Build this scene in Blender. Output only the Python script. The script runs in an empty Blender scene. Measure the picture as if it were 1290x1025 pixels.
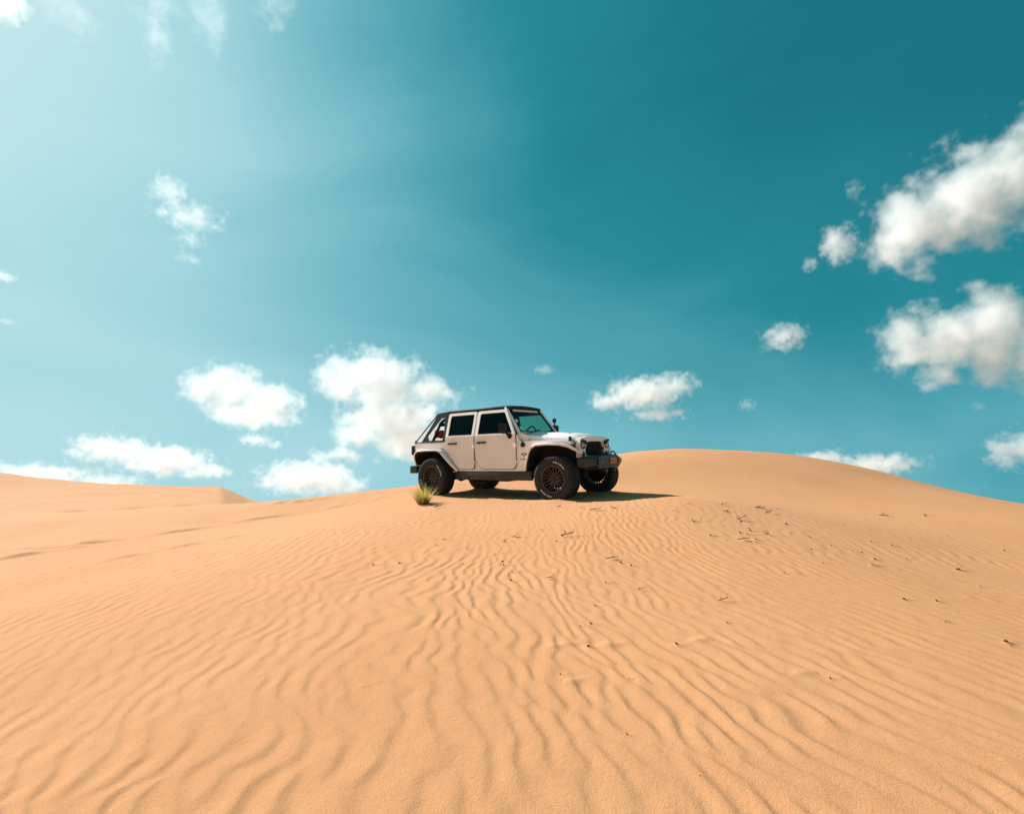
import bpy, bmesh, math, random
import numpy as np
from mathutils import Vector, Matrix

# ------------------------------------------------------------------ camera, sky, sun, exposure
sc = bpy.context.scene
COL = sc.collection
R = math.radians
EYE = 1.2                                   # eye height over the local origin
PITCH = R(10.8)
TILT = Matrix.Rotation(PITCH - R(5.0), 3, 'X')    # the dune crest leans towards the viewer by this much
FPX = 650.0                                 # focal length in photo pixels (photo 1290 x 1025)

cam = bpy.data.objects.new('camera', bpy.data.cameras.new('camera'))
COL.objects.link(cam)
sc.camera = cam
cam.location = (0, 0, EYE)
cam.rotation_euler = (R(90) + PITCH, 0, 0)
cam.data.sensor_width = 36.0
cam.data.lens = FPX / 1290.0 * 36.0
cam.data.clip_start = 0.05
cam.data.clip_end = 20000.0

CAR_FWD = Vector((0.8081, -0.5890, 0.0)).normalized()
CAR_LEFT = Vector((0.5890, 0.8081, 0.0)).normalized()
_h = (-CAR_FWD * math.cos(R(1)) + CAR_LEFT * math.sin(R(1))).normalized()
TO_SUN = TILT @ Vector((_h.x * math.cos(R(36)), _h.y * math.cos(R(36)), math.sin(R(36))))
SUN_EL = math.asin(TO_SUN.z)
SUN_AZ = math.atan2(TO_SUN.x, TO_SUN.y)

world = bpy.data.worlds.new('World')
sc.world = world
world.use_nodes = True
wn = world.node_tree
bg = wn.nodes['Background']
sky = wn.nodes.new('ShaderNodeTexSky')
sky.sky_type = 'NISHITA'
sky.sun_disc = False
sky.sun_elevation = SUN_EL
sky.sun_rotation = SUN_AZ
sky.altitude = 0
sky.air_density = 1.0
sky.dust_density = 2.4
sky.ozone_density = 1.0
wtc = wn.nodes.new('ShaderNodeTexCoord'); wsx = wn.nodes.new('ShaderNodeSeparateXYZ'); wcx = wn.nodes.new('ShaderNodeCombineXYZ')
wmx = wn.nodes.new('ShaderNodeMath'); wmx.operation = 'MAXIMUM'; wmx.inputs[1].default_value = 0.07
wn.links.new(wtc.outputs['Generated'], wsx.inputs[0]); wn.links.new(wsx.outputs[2], wmx.inputs[0])
wn.links.new(wsx.outputs[0], wcx.inputs[0]); wn.links.new(wsx.outputs[1], wcx.inputs[1]); wn.links.new(wmx.outputs[0], wcx.inputs[2])
wnm = wn.nodes.new('ShaderNodeVectorMath'); wnm.operation = 'NORMALIZE'; wn.links.new(wcx.outputs[0], wnm.inputs[0])
wn.links.new(wnm.outputs[0], sky.inputs['Vector'])
cir = wn.nodes.new('ShaderNodeTexNoise'); cir.inputs['Scale'].default_value = 2.0; cir.inputs['Detail'].default_value = 5.0; cir.inputs['Roughness'].default_value = 0.5
cir.inputs['Distortion'].default_value = 1.0
cmp_ = wn.nodes.new('ShaderNodeMapping'); cmp_.inputs['Rotation'].default_value = (0.3, 0.9, 0.4); cmp_.inputs['Scale'].default_value = (0.7, 1.0, 1.5)
wn.links.new(wtc.outputs['Generated'], cmp_.inputs['Vector']); wn.links.new(cmp_.outputs[0], cir.inputs['Vector'])
# teal grade of the photograph: the sky's own luminance looked up in a teal ramp
lum = wn.nodes.new('ShaderNodeRGBToBW')
wn.links.new(sky.outputs[0], lum.inputs[0])
lg = wn.nodes.new('ShaderNodeMath'); lg.operation = 'LOGARITHM'; lg.inputs[1].default_value = 2.0
wn.links.new(lum.outputs[0], lg.inputs[0])
mr = wn.nodes.new('ShaderNodeMapRange'); mr.clamp = True
mr.inputs['From Min'].default_value = -1.0
mr.inputs['From Max'].default_value = 6.0
wn.links.new(lg.outputs[0], mr.inputs['Value'])
ramp = wn.nodes.new('ShaderNodeValToRGB')
cad = wn.nodes.new('ShaderNodeMath'); cad.operation = 'MULTIPLY_ADD'; cad.inputs[1].default_value = 0.18; cad.inputs[2].default_value = -0.11
wn.links.new(cir.outputs[0], cad.inputs[0])
cas = wn.nodes.new('ShaderNodeMath'); cas.operation = 'ADD'; wn.links.new(cad.outputs[0], cas.inputs[0]); wn.links.new(mr.outputs[0], cas.inputs[1])
# dusty air: paler towards the horizon all round
dz = wn.nodes.new('ShaderNodeMath'); dz.operation = 'SUBTRACT'; dz.inputs[0].default_value = 1.0; wn.links.new(wmx.outputs[0], dz.inputs[1])
dp = wn.nodes.new('ShaderNodeMath'); dp.operation = 'POWER'; dp.inputs[1].default_value = 4.0; wn.links.new(dz.outputs[0], dp.inputs[0])
da = wn.nodes.new('ShaderNodeMath'); da.operation = 'MULTIPLY_ADD'; da.inputs[1].default_value = 0.12; wn.links.new(dp.outputs[0], da.inputs[0]); wn.links.new(cas.outputs[0], da.inputs[2])
wn.links.new(da.outputs[0], ramp.inputs[0])
EXPOSURE = 0.95
GAIN = 2.0 ** EXPOSURE
SKY_STRENGTH = 0.1


def lin(c):
    return [((v / 255.0 + 0.055) / 1.055) ** 2.4 if v > 10 else v / 255.0 / 12.92 for v in c]


SKY_STOPS = [(0.10, (22, 98, 112)), (0.22, (28, 116, 132)), (0.32, (42, 138, 152)), (0.42, (82, 164, 178)),
             (0.52, (128, 192, 205)), (0.62, (164, 214, 224)), (0.78, (188, 227, 233)), (0.92, (212, 238, 241)), (1.0, (236, 249, 249))]
el = ramp.color_ramp.elements
while len(el) > 1:
    el.remove(el[-1])
for i, (p, c) in enumerate(SKY_STOPS):
    e = el[0] if i == 0 else el.new(p)
    e.position = p
    e.color = lin(c) + [1.0]
sk = wn.nodes.new('ShaderNodeVectorMath'); sk.operation = 'SCALE'
sk.inputs['Scale'].default_value = 1.0 / GAIN / SKY_STRENGTH
wn.links.new(ramp.outputs[0], sk.inputs[0])
wn.links.new(sk.outputs[0], bg.inputs[0])
bg.inputs[1].default_value = SKY_STRENGTH

sun = bpy.data.objects.new('sun', bpy.data.lights.new('sun', 'SUN'))
COL.objects.link(sun)
sun.data.energy = 5.0
sun.data.angle = R(0.5)
sun.data.color = (1.0, 0.95, 0.87)
sun.rotation_euler = TO_SUN.to_track_quat('Z', 'Y').to_euler()
sun.location = (0, 0, 50)

vs = sc.view_settings
vs.view_transform = 'Standard'
vs.look = 'None'
vs.exposure = EXPOSURE
vs.gamma = 1.0
vs.use_curve_mapping = False
cy = sc.cycles
cy.use_denoising = True
cy.max_bounces = 10
cy.diffuse_bounces = 3
cy.glossy_bounces = 4
cy.transmission_bounces = 6
cy.transparent_max_bounces = 12
cy.volume_bounces = 6
cy.volume_step_rate = 0.4
cy.caustics_reflective = False
cy.caustics_refractive = False


def ray(px, py, Y=1.0):
    """A point at forward distance Y seen at photo pixel (px, py)."""
    u, v = (px - 645.0) / FPX, (512.5 - py) / FPX
    y = math.cos(PITCH) - v * math.sin(PITCH)
    z = math.sin(PITCH) + v * math.cos(PITCH)
    s = Y / y
    return (u * s, Y, z * s + EYE)


# ------------------------------------------------------------------ helpers
def tag(o, label=None, cat=None, group=None, kind=None):
    if label: o['label'] = label
    if cat: o['category'] = cat
    if group: o['group'] = group
    if kind: o['kind'] = kind
    return o


def link(name, me, parent=None, mats=()):
    o = bpy.data.objects.new(name, me)
    COL.objects.link(o)
    for m in mats:
        me.materials.append(m)
    if parent is not None:
        o.parent = parent
    return o


class MB:
    """Collects shapes into one mesh; z is given from the wheel hubs and lifted to the ground."""
    def __init__(self, dz=0.0):
        self.bm = bmesh.new()
        self.dz = dz

    def vert(self, p):
        return self.bm.verts.new((p[0], p[1], p[2] + self.dz))

    def box(self, x0, x1, y0, y1, z0, z1, bev=0.0):
        v = [self.vert(p) for p in ((x0, y0, z0), (x1, y0, z0), (x1, y1, z0), (x0, y1, z0), (x0, y0, z1), (x1, y0, z1), (x1, y1, z1), (x0, y1, z1))]
        fs = [self.bm.faces.new([v[i] for i in f]) for f in ((3, 2, 1, 0), (4, 5, 6, 7), (0, 1, 5, 4), (1, 2, 6, 5), (2, 3, 7, 6), (3, 0, 4, 7))]
        if bev:
            es = list({e for f in fs for e in f.edges})
            bmesh.ops.bevel(self.bm, geom=es, offset=bev, segments=2, affect='EDGES', profile=0.5, clamp_overlap=True)
        return self

    def loft(self, loops, cap=True, bev=0.0):
        """loops: list of equal-length point lists joined in order."""
        L = [[self.vert(p) for p in lp] for lp in loops]
        n = len(L[0]); fs = []
        for a, b in zip(L[:-1], L[1:]):
            for i in range(n):
                j = (i + 1) % n
                fs.append(self.bm.faces.new((a[i], a[j], b[j], b[i])))
        if cap:
            fs.append(self.bm.faces.new(L[0][::-1]))
            fs.append(self.bm.faces.new(L[-1]))
        if bev:
            es = [e for e in {e for f in fs for e in f.edges} if len(e.link_faces) == 2 and e.calc_face_angle(0) > 0.45]
            bmesh.ops.bevel(self.bm, geom=es, offset=bev, segments=2, affect='EDGES', profile=0.5, clamp_overlap=True)
        return self

    def prism(self, pts, y0, y1, bev=0.0):
        """Side outline (x, z) pushed from y0 to y1 (numbers or functions of x, z)."""
        f0 = y0 if callable(y0) else (lambda x, z: y0)
        f1 = y1 if callable(y1) else (lambda x, z: y1)
        return self.loft([[(x, f0(x, z), z) for x, z in pts], [(x, f1(x, z), z) for x, z in pts]], True, bev)

    def ring(self, outer, inner, f0, f1):
        """A flat frame: outer and inner outlines of equal length, f0/f1 give the y of both faces."""
        o0 = [self.vert((x, f0(x, z), z)) for x, z in outer]; i0 = [self.vert((x, f0(x, z), z)) for x, z in inner]
        o1 = [self.vert((x, f1(x, z), z)) for x, z in outer]; i1 = [self.vert((x, f1(x, z), z)) for x, z in inner]
        n = len(outer)
        for k in range(n):
            j = (k + 1) % n
            for q in ((o0[k], o0[j], i0[j], i0[k]), (o1[j], o1[k], i1[k], i1[j]), (o0[j], o0[k], o1[k], o1[j]), (i0[k], i0[j], i1[j], i1[k])):
                self.bm.faces.new(q)
        return self

    def tube(self, pts, r, n=8, r1=None):
        pts = [Vector(p) for p in pts]
        r1 = r if r1 is None else r1
        loops = []
        for i, p in enumerate(pts):
            d = (pts[min(i + 1, len(pts) - 1)] - pts[max(i - 1, 0)]).normalized()
            a = d.cross(Vector((0, 0, 1)))
            if a.length < 1e-3: a = d.cross(Vector((0, 1, 0)))
            a.normalize(); b = d.cross(a).normalized()
            rr = r + (r1 - r) * i / max(len(pts) - 1, 1)
            loops.append([tuple(p + (a * math.cos(t) + b * math.sin(t)) * rr) for t in [2 * math.pi * k / n for k in range(n)]])
        return self.loft(loops)

    def lathe(self, prof, n=40, c=(0, 0, 0), axis='Y'):
        """prof: (radius, offset along axis) pairs."""
        loops = []
        for k in range(n):
            t = 2 * math.pi * k / n
            ring = []
            for r, h in prof:
                if axis == 'Y': ring.append(self.vert((c[0] + r * math.cos(t), c[1] + h, c[2] + r * math.sin(t))))
                elif axis == 'X': ring.append(self.vert((c[0] + h, c[1] + r * math.cos(t), c[2] + r * math.sin(t))))
                else: ring.append(self.vert((c[0] + r * math.cos(t), c[1] + r * math.sin(t), c[2] + h)))
            loops.append(ring)
        for k in range(n):
            a, b = loops[k], loops[(k + 1) % n]
            for i in range(len(prof) - 1):
                self.bm.faces.new((a[i], a[i + 1], b[i + 1], b[i]))
        return self

    def build(self, name, mat, parent=None, smooth=35):
        bm = self.bm
        bmesh.ops.remove_doubles(bm, verts=bm.verts, dist=1e-5)
        bmesh.ops.recalc_face_normals(bm, faces=bm.faces)
        for f in bm.faces:
            f.smooth = bool(smooth)
        if smooth:
            for e in bm.edges:
                if len(e.link_faces) == 2 and e.calc_face_angle(0) > R(smooth):
                    e.smooth = False
        me = bpy.data.meshes.new(name)
        bm.to_mesh(me); bm.free()
        return link(name, me, parent, [mat])


def material(name, base, rough=0.5, metallic=0.0, spec=0.5, noise=None, bump=None, coat=0.0):
    m = bpy.data.materials.new(name); m.use_nodes = True
    nt = m.node_tree; b = nt.nodes['Principled BSDF']
    b.inputs['Base Color'].default_value = (*base, 1)
    b.inputs['Roughness'].default_value = rough
    b.inputs['Metallic'].default_value = metallic
    b.inputs['Specular IOR Level'].default_value = spec
    b.inputs['Coat Weight'].default_value = coat
    tc = nt.nodes.new('ShaderNodeTexCoord')
    if noise:
        scale, other, fac = noise
        n = nt.nodes.new('ShaderNodeTexNoise'); n.inputs['Scale'].default_value = scale; n.inputs['Detail'].default_value = 5
        nt.links.new(tc.outputs['Object'], n.inputs['Vector'])
        cr = nt.nodes.new('ShaderNodeMapRange'); cr.inputs['From Min'].default_value = 0.4; cr.inputs['From Max'].default_value = 0.7
        cr.inputs['To Max'].default_value = fac
        nt.links.new(n.outputs[0], cr.inputs['Value'])
        mx = nt.nodes.new('ShaderNodeMix'); mx.data_type = 'RGBA'
        mx.inputs['A'].default_value = (*base, 1); mx.inputs['B'].default_value = (*other, 1)
        nt.links.new(cr.outputs[0], mx.inputs['Factor'])
        nt.links.new(mx.outputs['Result'], b.inputs['Base Color'])
    if bump:
        scale, dist = bump
        n = nt.nodes.new('ShaderNodeTexNoise'); n.inputs['Scale'].default_value = scale; n.inputs['Detail'].default_value = 4
        nt.links.new(tc.outputs['Object'], n.inputs['Vector'])
        bp = nt.nodes.new('ShaderNodeBump'); bp.inputs['Distance'].default_value = dist; bp.inputs['Strength'].default_value = 1.0
        nt.links.new(n.outputs[0], bp.inputs['Height']); nt.links.new(bp.outputs[0], b.inputs['Normal'])
    return m


def glass(name, tint):
    m = bpy.data.materials.new(name); m.use_nodes = True
    nt = m.node_tree; nt.nodes.clear()
    out = nt.nodes.new('ShaderNodeOutputMaterial'); mix = nt.nodes.new('ShaderNodeMixShader')
    tr = nt.nodes.new('ShaderNodeBsdfTransparent'); gl = nt.nodes.new('ShaderNodeBsdfGlossy'); fr = nt.nodes.new('ShaderNodeFresnel')
    tr.inputs['Color'].default_value = (*tint, 1); gl.inputs['Roughness'].default_value = 0.02; fr.inputs['IOR'].default_value = 1.28
    ge = nt.nodes.new('ShaderNodeNewGeometry'); om = nt.nodes.new('ShaderNodeMath'); om.operation = 'SUBTRACT'; om.inputs[0].default_value = 1.0
    nt.links.new(ge.outputs['Backfacing'], om.inputs[1])
    fm = nt.nodes.new('ShaderNodeMath'); fm.operation = 'MULTIPLY'; nt.links.new(fr.outputs[0], fm.inputs[0]); nt.links.new(om.outputs[0], fm.inputs[1])
    nt.links.new(fm.outputs[0], mix.inputs[0]); nt.links.new(tr.outputs[0], mix.inputs[1]); nt.links.new(gl.outputs[0], mix.inputs[2])
    nt.links.new(mix.outputs[0], out.inputs['Surface'])
    return m


# ------------------------------------------------------------------ numeric noise
_rng = np.random.default_rng(11)
_perm = _rng.permutation(256).astype(np.int32)
_perm = np.concatenate([_perm, _perm, _perm])
_ga = _rng.uniform(0, 2 * np.pi, 256)
_gx, _gy = np.cos(_ga), np.sin(_ga)


def gnoise(x, y, seed=0):
    x = x + seed * 17.31; y = y - seed * 9.73
    xi = np.floor(x).astype(np.int64); yi = np.floor(y).astype(np.int64)
    xf, yf = x - xi, y - yi
    u = xf * xf * xf * (xf * (xf * 6 - 15) + 10); v = yf * yf * yf * (yf * (yf * 6 - 15) + 10)
    def g(ix, iy, dx, dy):
        h = _perm[_perm[ix & 255] + (iy & 255)]
        return _gx[h] * dx + _gy[h] * dy
    a = g(xi, yi, xf, yf); b = g(xi + 1, yi, xf - 1, yf); c = g(xi, yi + 1, xf, yf - 1); d = g(xi + 1, yi + 1, xf - 1, yf - 1)
    return (a + u * (b - a)) * (1 - v) + (c + u * (d - c)) * v


def fbm(x, y, seed=0, oct=4, gain=0.5):
    s = 0; a = 1.0
    for o in range(oct):
        s = s + a * gnoise(x * 2 ** o, y * 2 ** o, seed + o)
        a *= gain
    return s


def sstep(a, b, x):
    t = np.clip((x - a) / (b - a), 0, 1)
    return t * t * (3 - 2 * t)


# ------------------------------------------------------------------ the dune: control points, thin-plate surface
def relief_points():
    P = []
    for x, y, z in ((0.836, 9.24, -0.85), (-1.545, 10.98, -0.91), (1.78, 10.53, -0.81), (-0.6, 12.27, -0.87),
                    (0, 1.5, -1.16), (-2.2, 1.5, -1.24), (2.2, 1.5, -1.17), (-6, 1.5, -1.55), (6, 1.5, -1.30), (0, 4.5, -1.06), (0, 7, -0.96),
                    (3.5, 4.5, -1.10), (-3, 5.2, -1.22), (5.5, 6.0, -1.16), (0, -4, -1.35), (-7, -4, -1.7), (7, -4, -1.45), (0, -14, -1.7), (-14, -12, -2.2), (14, -12, -1.9)):
        p = TILT @ Vector((x, y, z)); P.append((p.x, p.y, p.z + EYE))
    for px, py, Y in ((0, 705, 8.0), (150, 682, 9.0), (260, 664, 10.5), (400, 645, 11.5), (770, 629.5, 8.7), (857, 627.5, 8.05), (1000, 640, 8.9), (1150, 649, 9.0), (1290, 657, 9.0),
                      (840, 605, 13.0), (1000, 612, 13.2), (1150, 628, 13)):
        P.append(ray(px, py, Y))
    sky_pts = ((540, 610, 13.8), (440, 620.5, 14.2), (340, 632, 16), (170, 643, 18), (0, 652, 19), (-250, 665, 20), (600, 601, 15.0), (680, 587, 16.5),
               (782, 571.5, 22), (880, 567.5, 26), (1000, 573, 26), (1120, 596.5, 23), (1200, 617.5, 20), (1290, 635, 18), (1420, 652, 17))
    for px, py, Y in sky_pts:
        p = ray(px, py, Y); P.append(p)
        e = (EYE - p[2]) / Y
        for k, drop in ((1.22, 0.30), (1.6, 1.2)):
            P.append((p[0] * k, Y * k, EYE - e * Y * k - drop))
    for a in range(-180, 181, 30):
        t = R(a)
        P.append((75 * math.sin(t), 75 * math.cos(t), EYE - 5.5))
    return np.array(P)


_cp = relief_points()


def _tps_fit(P):
    n = len(P)
    d = np.hypot(P[:, None, 0] - P[None, :, 0], P[:, None, 1] - P[None, :, 1])
    K = np.where(d > 0, d * d * np.log(np.maximum(d, 1e-9)), 0) + np.eye(n) * 0.02
    A = np.zeros((n + 3, n + 3)); A[:n, :n] = K
    A[:n, n] = 1; A[:n, n + 1] = P[:, 0]; A[:n, n + 2] = P[:, 1]; A[n:, :n] = A[:n, n:].T
    return np.linalg.solve(A, np.concatenate([P[:, 2], np.zeros(3)]))


_tw = _tps_fit(_cp)


def base_height(x, y):
    sh = x.shape; x = x.ravel(); y = y.ravel()
    r = np.hypot(x, y)
    f = np.minimum(1.0, 75.0 / np.maximum(r, 1e-6)); xs, ys = x * f, y * f
    z = _tw[-3] + _tw[-2] * xs + _tw[-1] * ys
    for i in range(len(_cp)):
        d2 = (xs - _cp[i, 0]) ** 2 + (ys - _cp[i, 1]) ** 2
        z = z + _tw[i] * 0.5 * d2 * np.log(np.maximum(d2, 1e-12))
    far = sstep(45, 75, r)
    plain = EYE - 5.5 + 0.9 * gnoise(x / 60, y / 60, 5) * sstep(40, 200, r)
    return (z * (1 - far) + plain * far).reshape(sh)


# wind-tail spots: every small thing lying on the sand throws one (filled before the sand is built)
TAILS = []
WHEEL_SPOTS = [((TILT @ Vector(p)).x, (TILT @ Vector(p)).y) for p in ((0.836, 9.24, -0.85), (-1.545, 10.98, -0.91), (1.78, 10.53, -0.81), (-0.6, 12.27, -0.87))]


def lee_step(x, y, pts, amp, w_far, w_near, seed):
    """A small brink along a polyline: gentle on the far side, steep on the viewer's side."""
    h = np.zeros_like(x)
    pts = [np.array(p[:2]) for p in pts]
    best = np.full(x.shape, 1e9); sd = np.zeros_like(x); al = np.zeros_like(x)
    tot = sum(np.linalg.norm(b - a) for a, b in zip(pts[:-1], pts[1:])); acc = 0
    for a, b in zip(pts[:-1], pts[1:]):
        d = b - a; L = np.linalg.norm(d); d = d / L; nrm = np.array((-d[1], d[0]))
        t = np.clip((x - a[0]) * d[0] + (y - a[1]) * d[1], 0, L)
        qx, qy = x - a[0] - t * d[0], y - a[1] - t * d[1]
        dist = np.hypot(qx, qy); s = qx * nrm[0] + qy * nrm[1]
        m = dist < best
        best = np.where(m, dist, best); sd = np.where(m, np.where(s >= 0, dist, -dist), sd); al = np.where(m, (acc + t) / tot, al)
        acc += L
    sd = sd + 0.10 * gnoise(x * 1.3, y * 1.3, seed)
    env = sstep(0, 0.18, al) * (1 - sstep(0.82, 1, al)) * np.clip(0.62 + 1.3 * gnoise(al * 7, al * 0 + 0.5, seed + 3), 0.12, 1)
    h = np.where(sd >= 0, np.exp(-(sd / w_far) ** 2), np.clip(1 + sd / w_near, 0, 1) ** 1.3)
    return amp * env * h


def ripples(x, y):
    q = np.interp(x, [-8, -2, -0.6, 0.3, 0.9, 2.0, 5, 9], [0.16, 0.12, 0.04, 0.14, 0.30, 0.46, 0.55, 0.6])
    X = x + q * (np.minimum(y, 5.2) - 2.5)
    Y = y
    wx = X + 0.26 * gnoise(X * 0.5, Y * 0.45, 21) + 0.17 * gnoise(X * 1.3, Y * 1.2, 22) + 0.085 * gnoise(X * 3.0, Y * 2.7, 23) + 0.022 * gnoise(X * 8, Y * 8, 24)
    lam = 0.122
    S = np.zeros(x.shape, complex)
    rg = np.random.default_rng(5)
    for i in range(14):
        k = 2 * np.pi / (lam * rg.uniform(0.74, 1.34)); a = rg.normal(0, R(14))
        S += np.exp(1j * (k * (math.cos(a) * wx + math.sin(a) * Y) + rg.uniform(0, 2 * np.pi)))
    ph = (np.angle(S) / (2 * np.pi)) % 1.0
    am = np.clip(np.abs(S) / 4.2, 0, 1) ** 0.6
    c = 0.66
    prof = np.where(ph < c, 0.5 - 0.5 * np.cos(np.pi * (ph / c) ** 0.9), (0.5 + 0.5 * np.cos(np.pi * ((ph - c) / (1 - c)) ** 0.9)))
    return (prof - 0.5) * am


def sand_height(x, y, fine=True):
    z = base_height(x, y)
    r = np.hypot(x, y)
    near = 1 - sstep(24, 34, r)
    z = z + near * (0.035 * gnoise(x * 0.33, y * 0.33, 2) + 0.012 * gnoise(x * 0.9, y * 0.6, 3)) * sstep(0, 3, np.abs(r - 10.5) + 1.0)
    if not fine:
        return z
    # brinks on the left flank
    z = z + lee_step(x, y, [ray(-160, 730, 7.2), ray(0, 706, 8.0), ray(70, 694, 8.5), ray(120, 690, 8.7)], 0.05, 1.4, 0.16, 31)
    z = z + lee_step(x, y, [ray(-30, 700, 8.5), ray(90, 690, 8.8), ray(170, 681, 9.3), ray(240, 670, 10.2), ray(310, 659, 11.2), ray(400, 648, 12.0)], 0.038, 1.0, 0.14, 32)
    z = z + lee_step(x, y, [ray(-120, 655, 16.8), ray(0, 651, 17.2), ray(60, 649.5, 17.2), ray(130, 648, 17), ray(200, 644.5, 16.6), ray(300, 640, 15.5)], 0.10, 1.3, 0.22, 33)
    z = z + lee_step(x, y, [ray(330, 641, 13.2), ray(372, 637, 13.2), ray(420, 633, 13.2)], 0.05, 0.8, 0.14, 36)
    z = z + lee_step(x, y, [ray(400, 640, 11.9), ray(450, 634, 12.0), ray(500, 629, 12.0)], 0.03, 0.6, 0.12, 35)
    z = z + lee_step(x, y, [ray(60, 730, 6.6), ray(160, 712, 7.2), ray(250, 695, 8.0), ray(340, 680, 8.8)], 0.022, 0.8, 0.12, 37)
    # sand pushed up round the tyres
    for wx_, wy_ in WHEEL_SPOTS:
        d2 = ((x - wx_) ** 2 + (y - wy_) ** 2) / 0.30 ** 2
        z = z + np.where(d2 < 12, 0.050 * np.exp(-d2) * (1 + 0.8 * gnoise(x * 6, y * 6, 71)), 0)
    # wind ripples
    patch = 0.60 + 1.1 * fbm(x * 0.55, y * 0.45, 41, 3)
    patch = np.clip(patch, 0.46, 0.88)
    amp = np.interp(y, [0, 1.5, 3.5, 6.0, 8.0, 9.3, 12, 20], [0.0125, 0.0125, 0.0118, 0.0095, 0.0068, 0.0048, 0.003, 0.0])
    amp = amp * np.interp(x, [-9, -4, -1.5, 1.5, 4, 9], [0.75, 0.85, 1.0, 1.0, 0.85, 0.6])
    z = z + near * amp * patch * ripples(x, y)
    # faint small-scale relief
    z = z + near * (1 - sstep(4, 9, r)) * 0.0016 * fbm(x * 9, y * 7, 51, 3)
    for tx, ty, ln, hh, ww, ang in TAILS:
        dx, dy = x - tx, y - ty
        sel = (np.abs(dx) < ln * 1.6) & (np.abs(dy) < ln * 1.6)
        if not sel.any(): continue
        ca, sa = math.cos(ang), math.sin(ang)
        t = dx[sel] * ca + dy[sel] * sa; n = -dx[sel] * sa + dy[sel] * ca
        e = np.where(t >= 0, np.clip(1 - t / ln, 0, 1), np.exp(-(t / (ww * 1.2)) ** 2))
        z[sel] += hh * e * np.exp(-(n / (ww * (0.5 + 0.5 * e))) ** 2)
    return z


def ground_z(x, y):
    return float(sand_height(np.array([[float(x)]]), np.array([[float(y)]]))[0, 0])


def at_pixel(px, py):
    """Where the ray through a photo pixel meets the smooth sand."""
    Y = np.exp(np.linspace(math.log(1.3), math.log(17), 260))
    p = np.array([ray(px, py, v) for v in Y])
    h = sand_height(p[None, :, 0], p[None, :, 1], False)[0]
    below = np.nonzero(p[:, 2] <= h)[0]
    i = below[0] if len(below) else len(Y) - 1
    return float(p[i, 0]), float(p[i, 1])


# small litter on the sand: (photo px, py, size in px, kind)
LITTER = [(741, 818, 5, 'pebble'), (731, 789, 3, 'pebble'), (744, 788, 4, 'pebble'), (750, 766, 4, 'pebble'), (763, 735, 4, 'pebble'), (782, 711, 4, 'pebble'),
          (795, 713, 4, 'pebble'), (633, 708, 4, 'pebble'), (634, 714, 4, 'pebble'), (645, 722, 4, 'pebble'), (643, 734, 4, 'pebble'), (701, 683, 4, 'pebble'),
          (708, 676, 3, 'pebble'), (852, 814, 6, 'pebble'), (1046, 856, 5, 'pebble'), (1268, 811, 7, 'pebble'), (1207, 719, 7, 'pebble'), (1139, 757, 5, 'pebble'),
          (1181, 760, 5, 'pebble'), (1099, 714, 4, 'pebble'), (1102, 705, 4, 'pebble'), (1142, 704, 3, 'pebble'), (1086, 697, 3, 'pebble'), (1074, 696, 3, 'pebble'),
          (1063, 691, 3, 'pebble'), (1047, 688, 3, 'pebble'), (1020, 678, 4, 'pebble'), (1022, 692, 3, 'pebble'), (1037, 711, 3, 'pebble'), (988, 722, 3, 'pebble'),
          (1098, 683, 3, 'pebble'), (1123, 688, 4, 'pebble'), (990, 661, 4, 'pebble'), (932, 672, 4, 'pebble'), (941, 674, 4, 'pebble'), (945, 669, 4, 'pebble'),
          (943, 666, 3, 'pebble'), (952, 681, 3, 'pebble'), (953, 684, 3, 'pebble'), (895, 677, 5, 'pebble'), (1165, 649, 3, 'pebble'), (1265, 695, 4, 'pebble'),
          (916, 787, 3, 'pebble'), (792, 856, 3, 'pebble'), (882, 979, 3, 'pebble'), (583, 711, 3, 'pebble'), (470, 713, 4, 'pebble'), (503, 711, 4, 'pebble'),
          (549, 688, 3, 'pebble'), (681, 668, 3, 'pebble'), (706, 852, 3, 'pebble'), (1235, 740, 3, 'pebble'), (790, 929, 3, 'pebble'), (916, 644, 3, 'pebble'),
          (910, 638, 3, 'pebble'), (770, 640, 3, 'pebble'), (848, 645, 3, 'pebble'),
          (913, 760, 16, 'twig'), (876, 658, 14, 'twig'), (970, 676, 15, 'twig'), (937, 682, 16, 'twig'), (935, 657, 16, 'twig'), (957, 641, 14, 'twig'), (970, 648, 14, 'twig'),
          (980, 642, 7, 'twig'), (706, 640, 10, 'twig'), (750, 644, 16, 'twig'), (734, 641, 7, 'twig'), (774, 642, 8, 'twig'), (716, 678, 20, 'twig'), (651, 678, 14, 'twig'),
          (638, 684, 10, 'twig'), (771, 706, 16, 'twig'), (808, 745, 10, 'twig'), (1113, 650, 12, 'twig'), (1168, 652, 8, 'twig'), (1195, 786, 9, 'twig'),
          (1277, 818, 8, 'twig'), (868, 636, 7, 'twig'), (912, 637, 9, 'twig'), (915, 646, 9, 'twig'), (553, 641, 14, 'twig'), (561, 681, 10, 'twig'), (590, 693, 9, 'twig'),
          (692, 732, 12, 'twig'), (1194, 676, 5, 'twig')]
random.seed(4)
SPOTS = []
for px, py, s, kind in LITTER:
    x, y = at_pixel(px, py)
    m = y / FPX                                  # metres per photo pixel there
    SPOTS.append((x, y, s * m, kind, px, py))
    if kind == 'pebble':
        TAILS.append((x + 0.3 * s * m, y, random.uniform(14, 26) * m, s * m * random.uniform(0.22, 0.4), s * m * random.uniform(0.5, 0.8), R(random.uniform(6, 24))))
    else:
        TAILS.append((x, y, s * m * 1.9, s * m * 0.09, s * m * 0.22, R(random.uniform(4, 18))))
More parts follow.
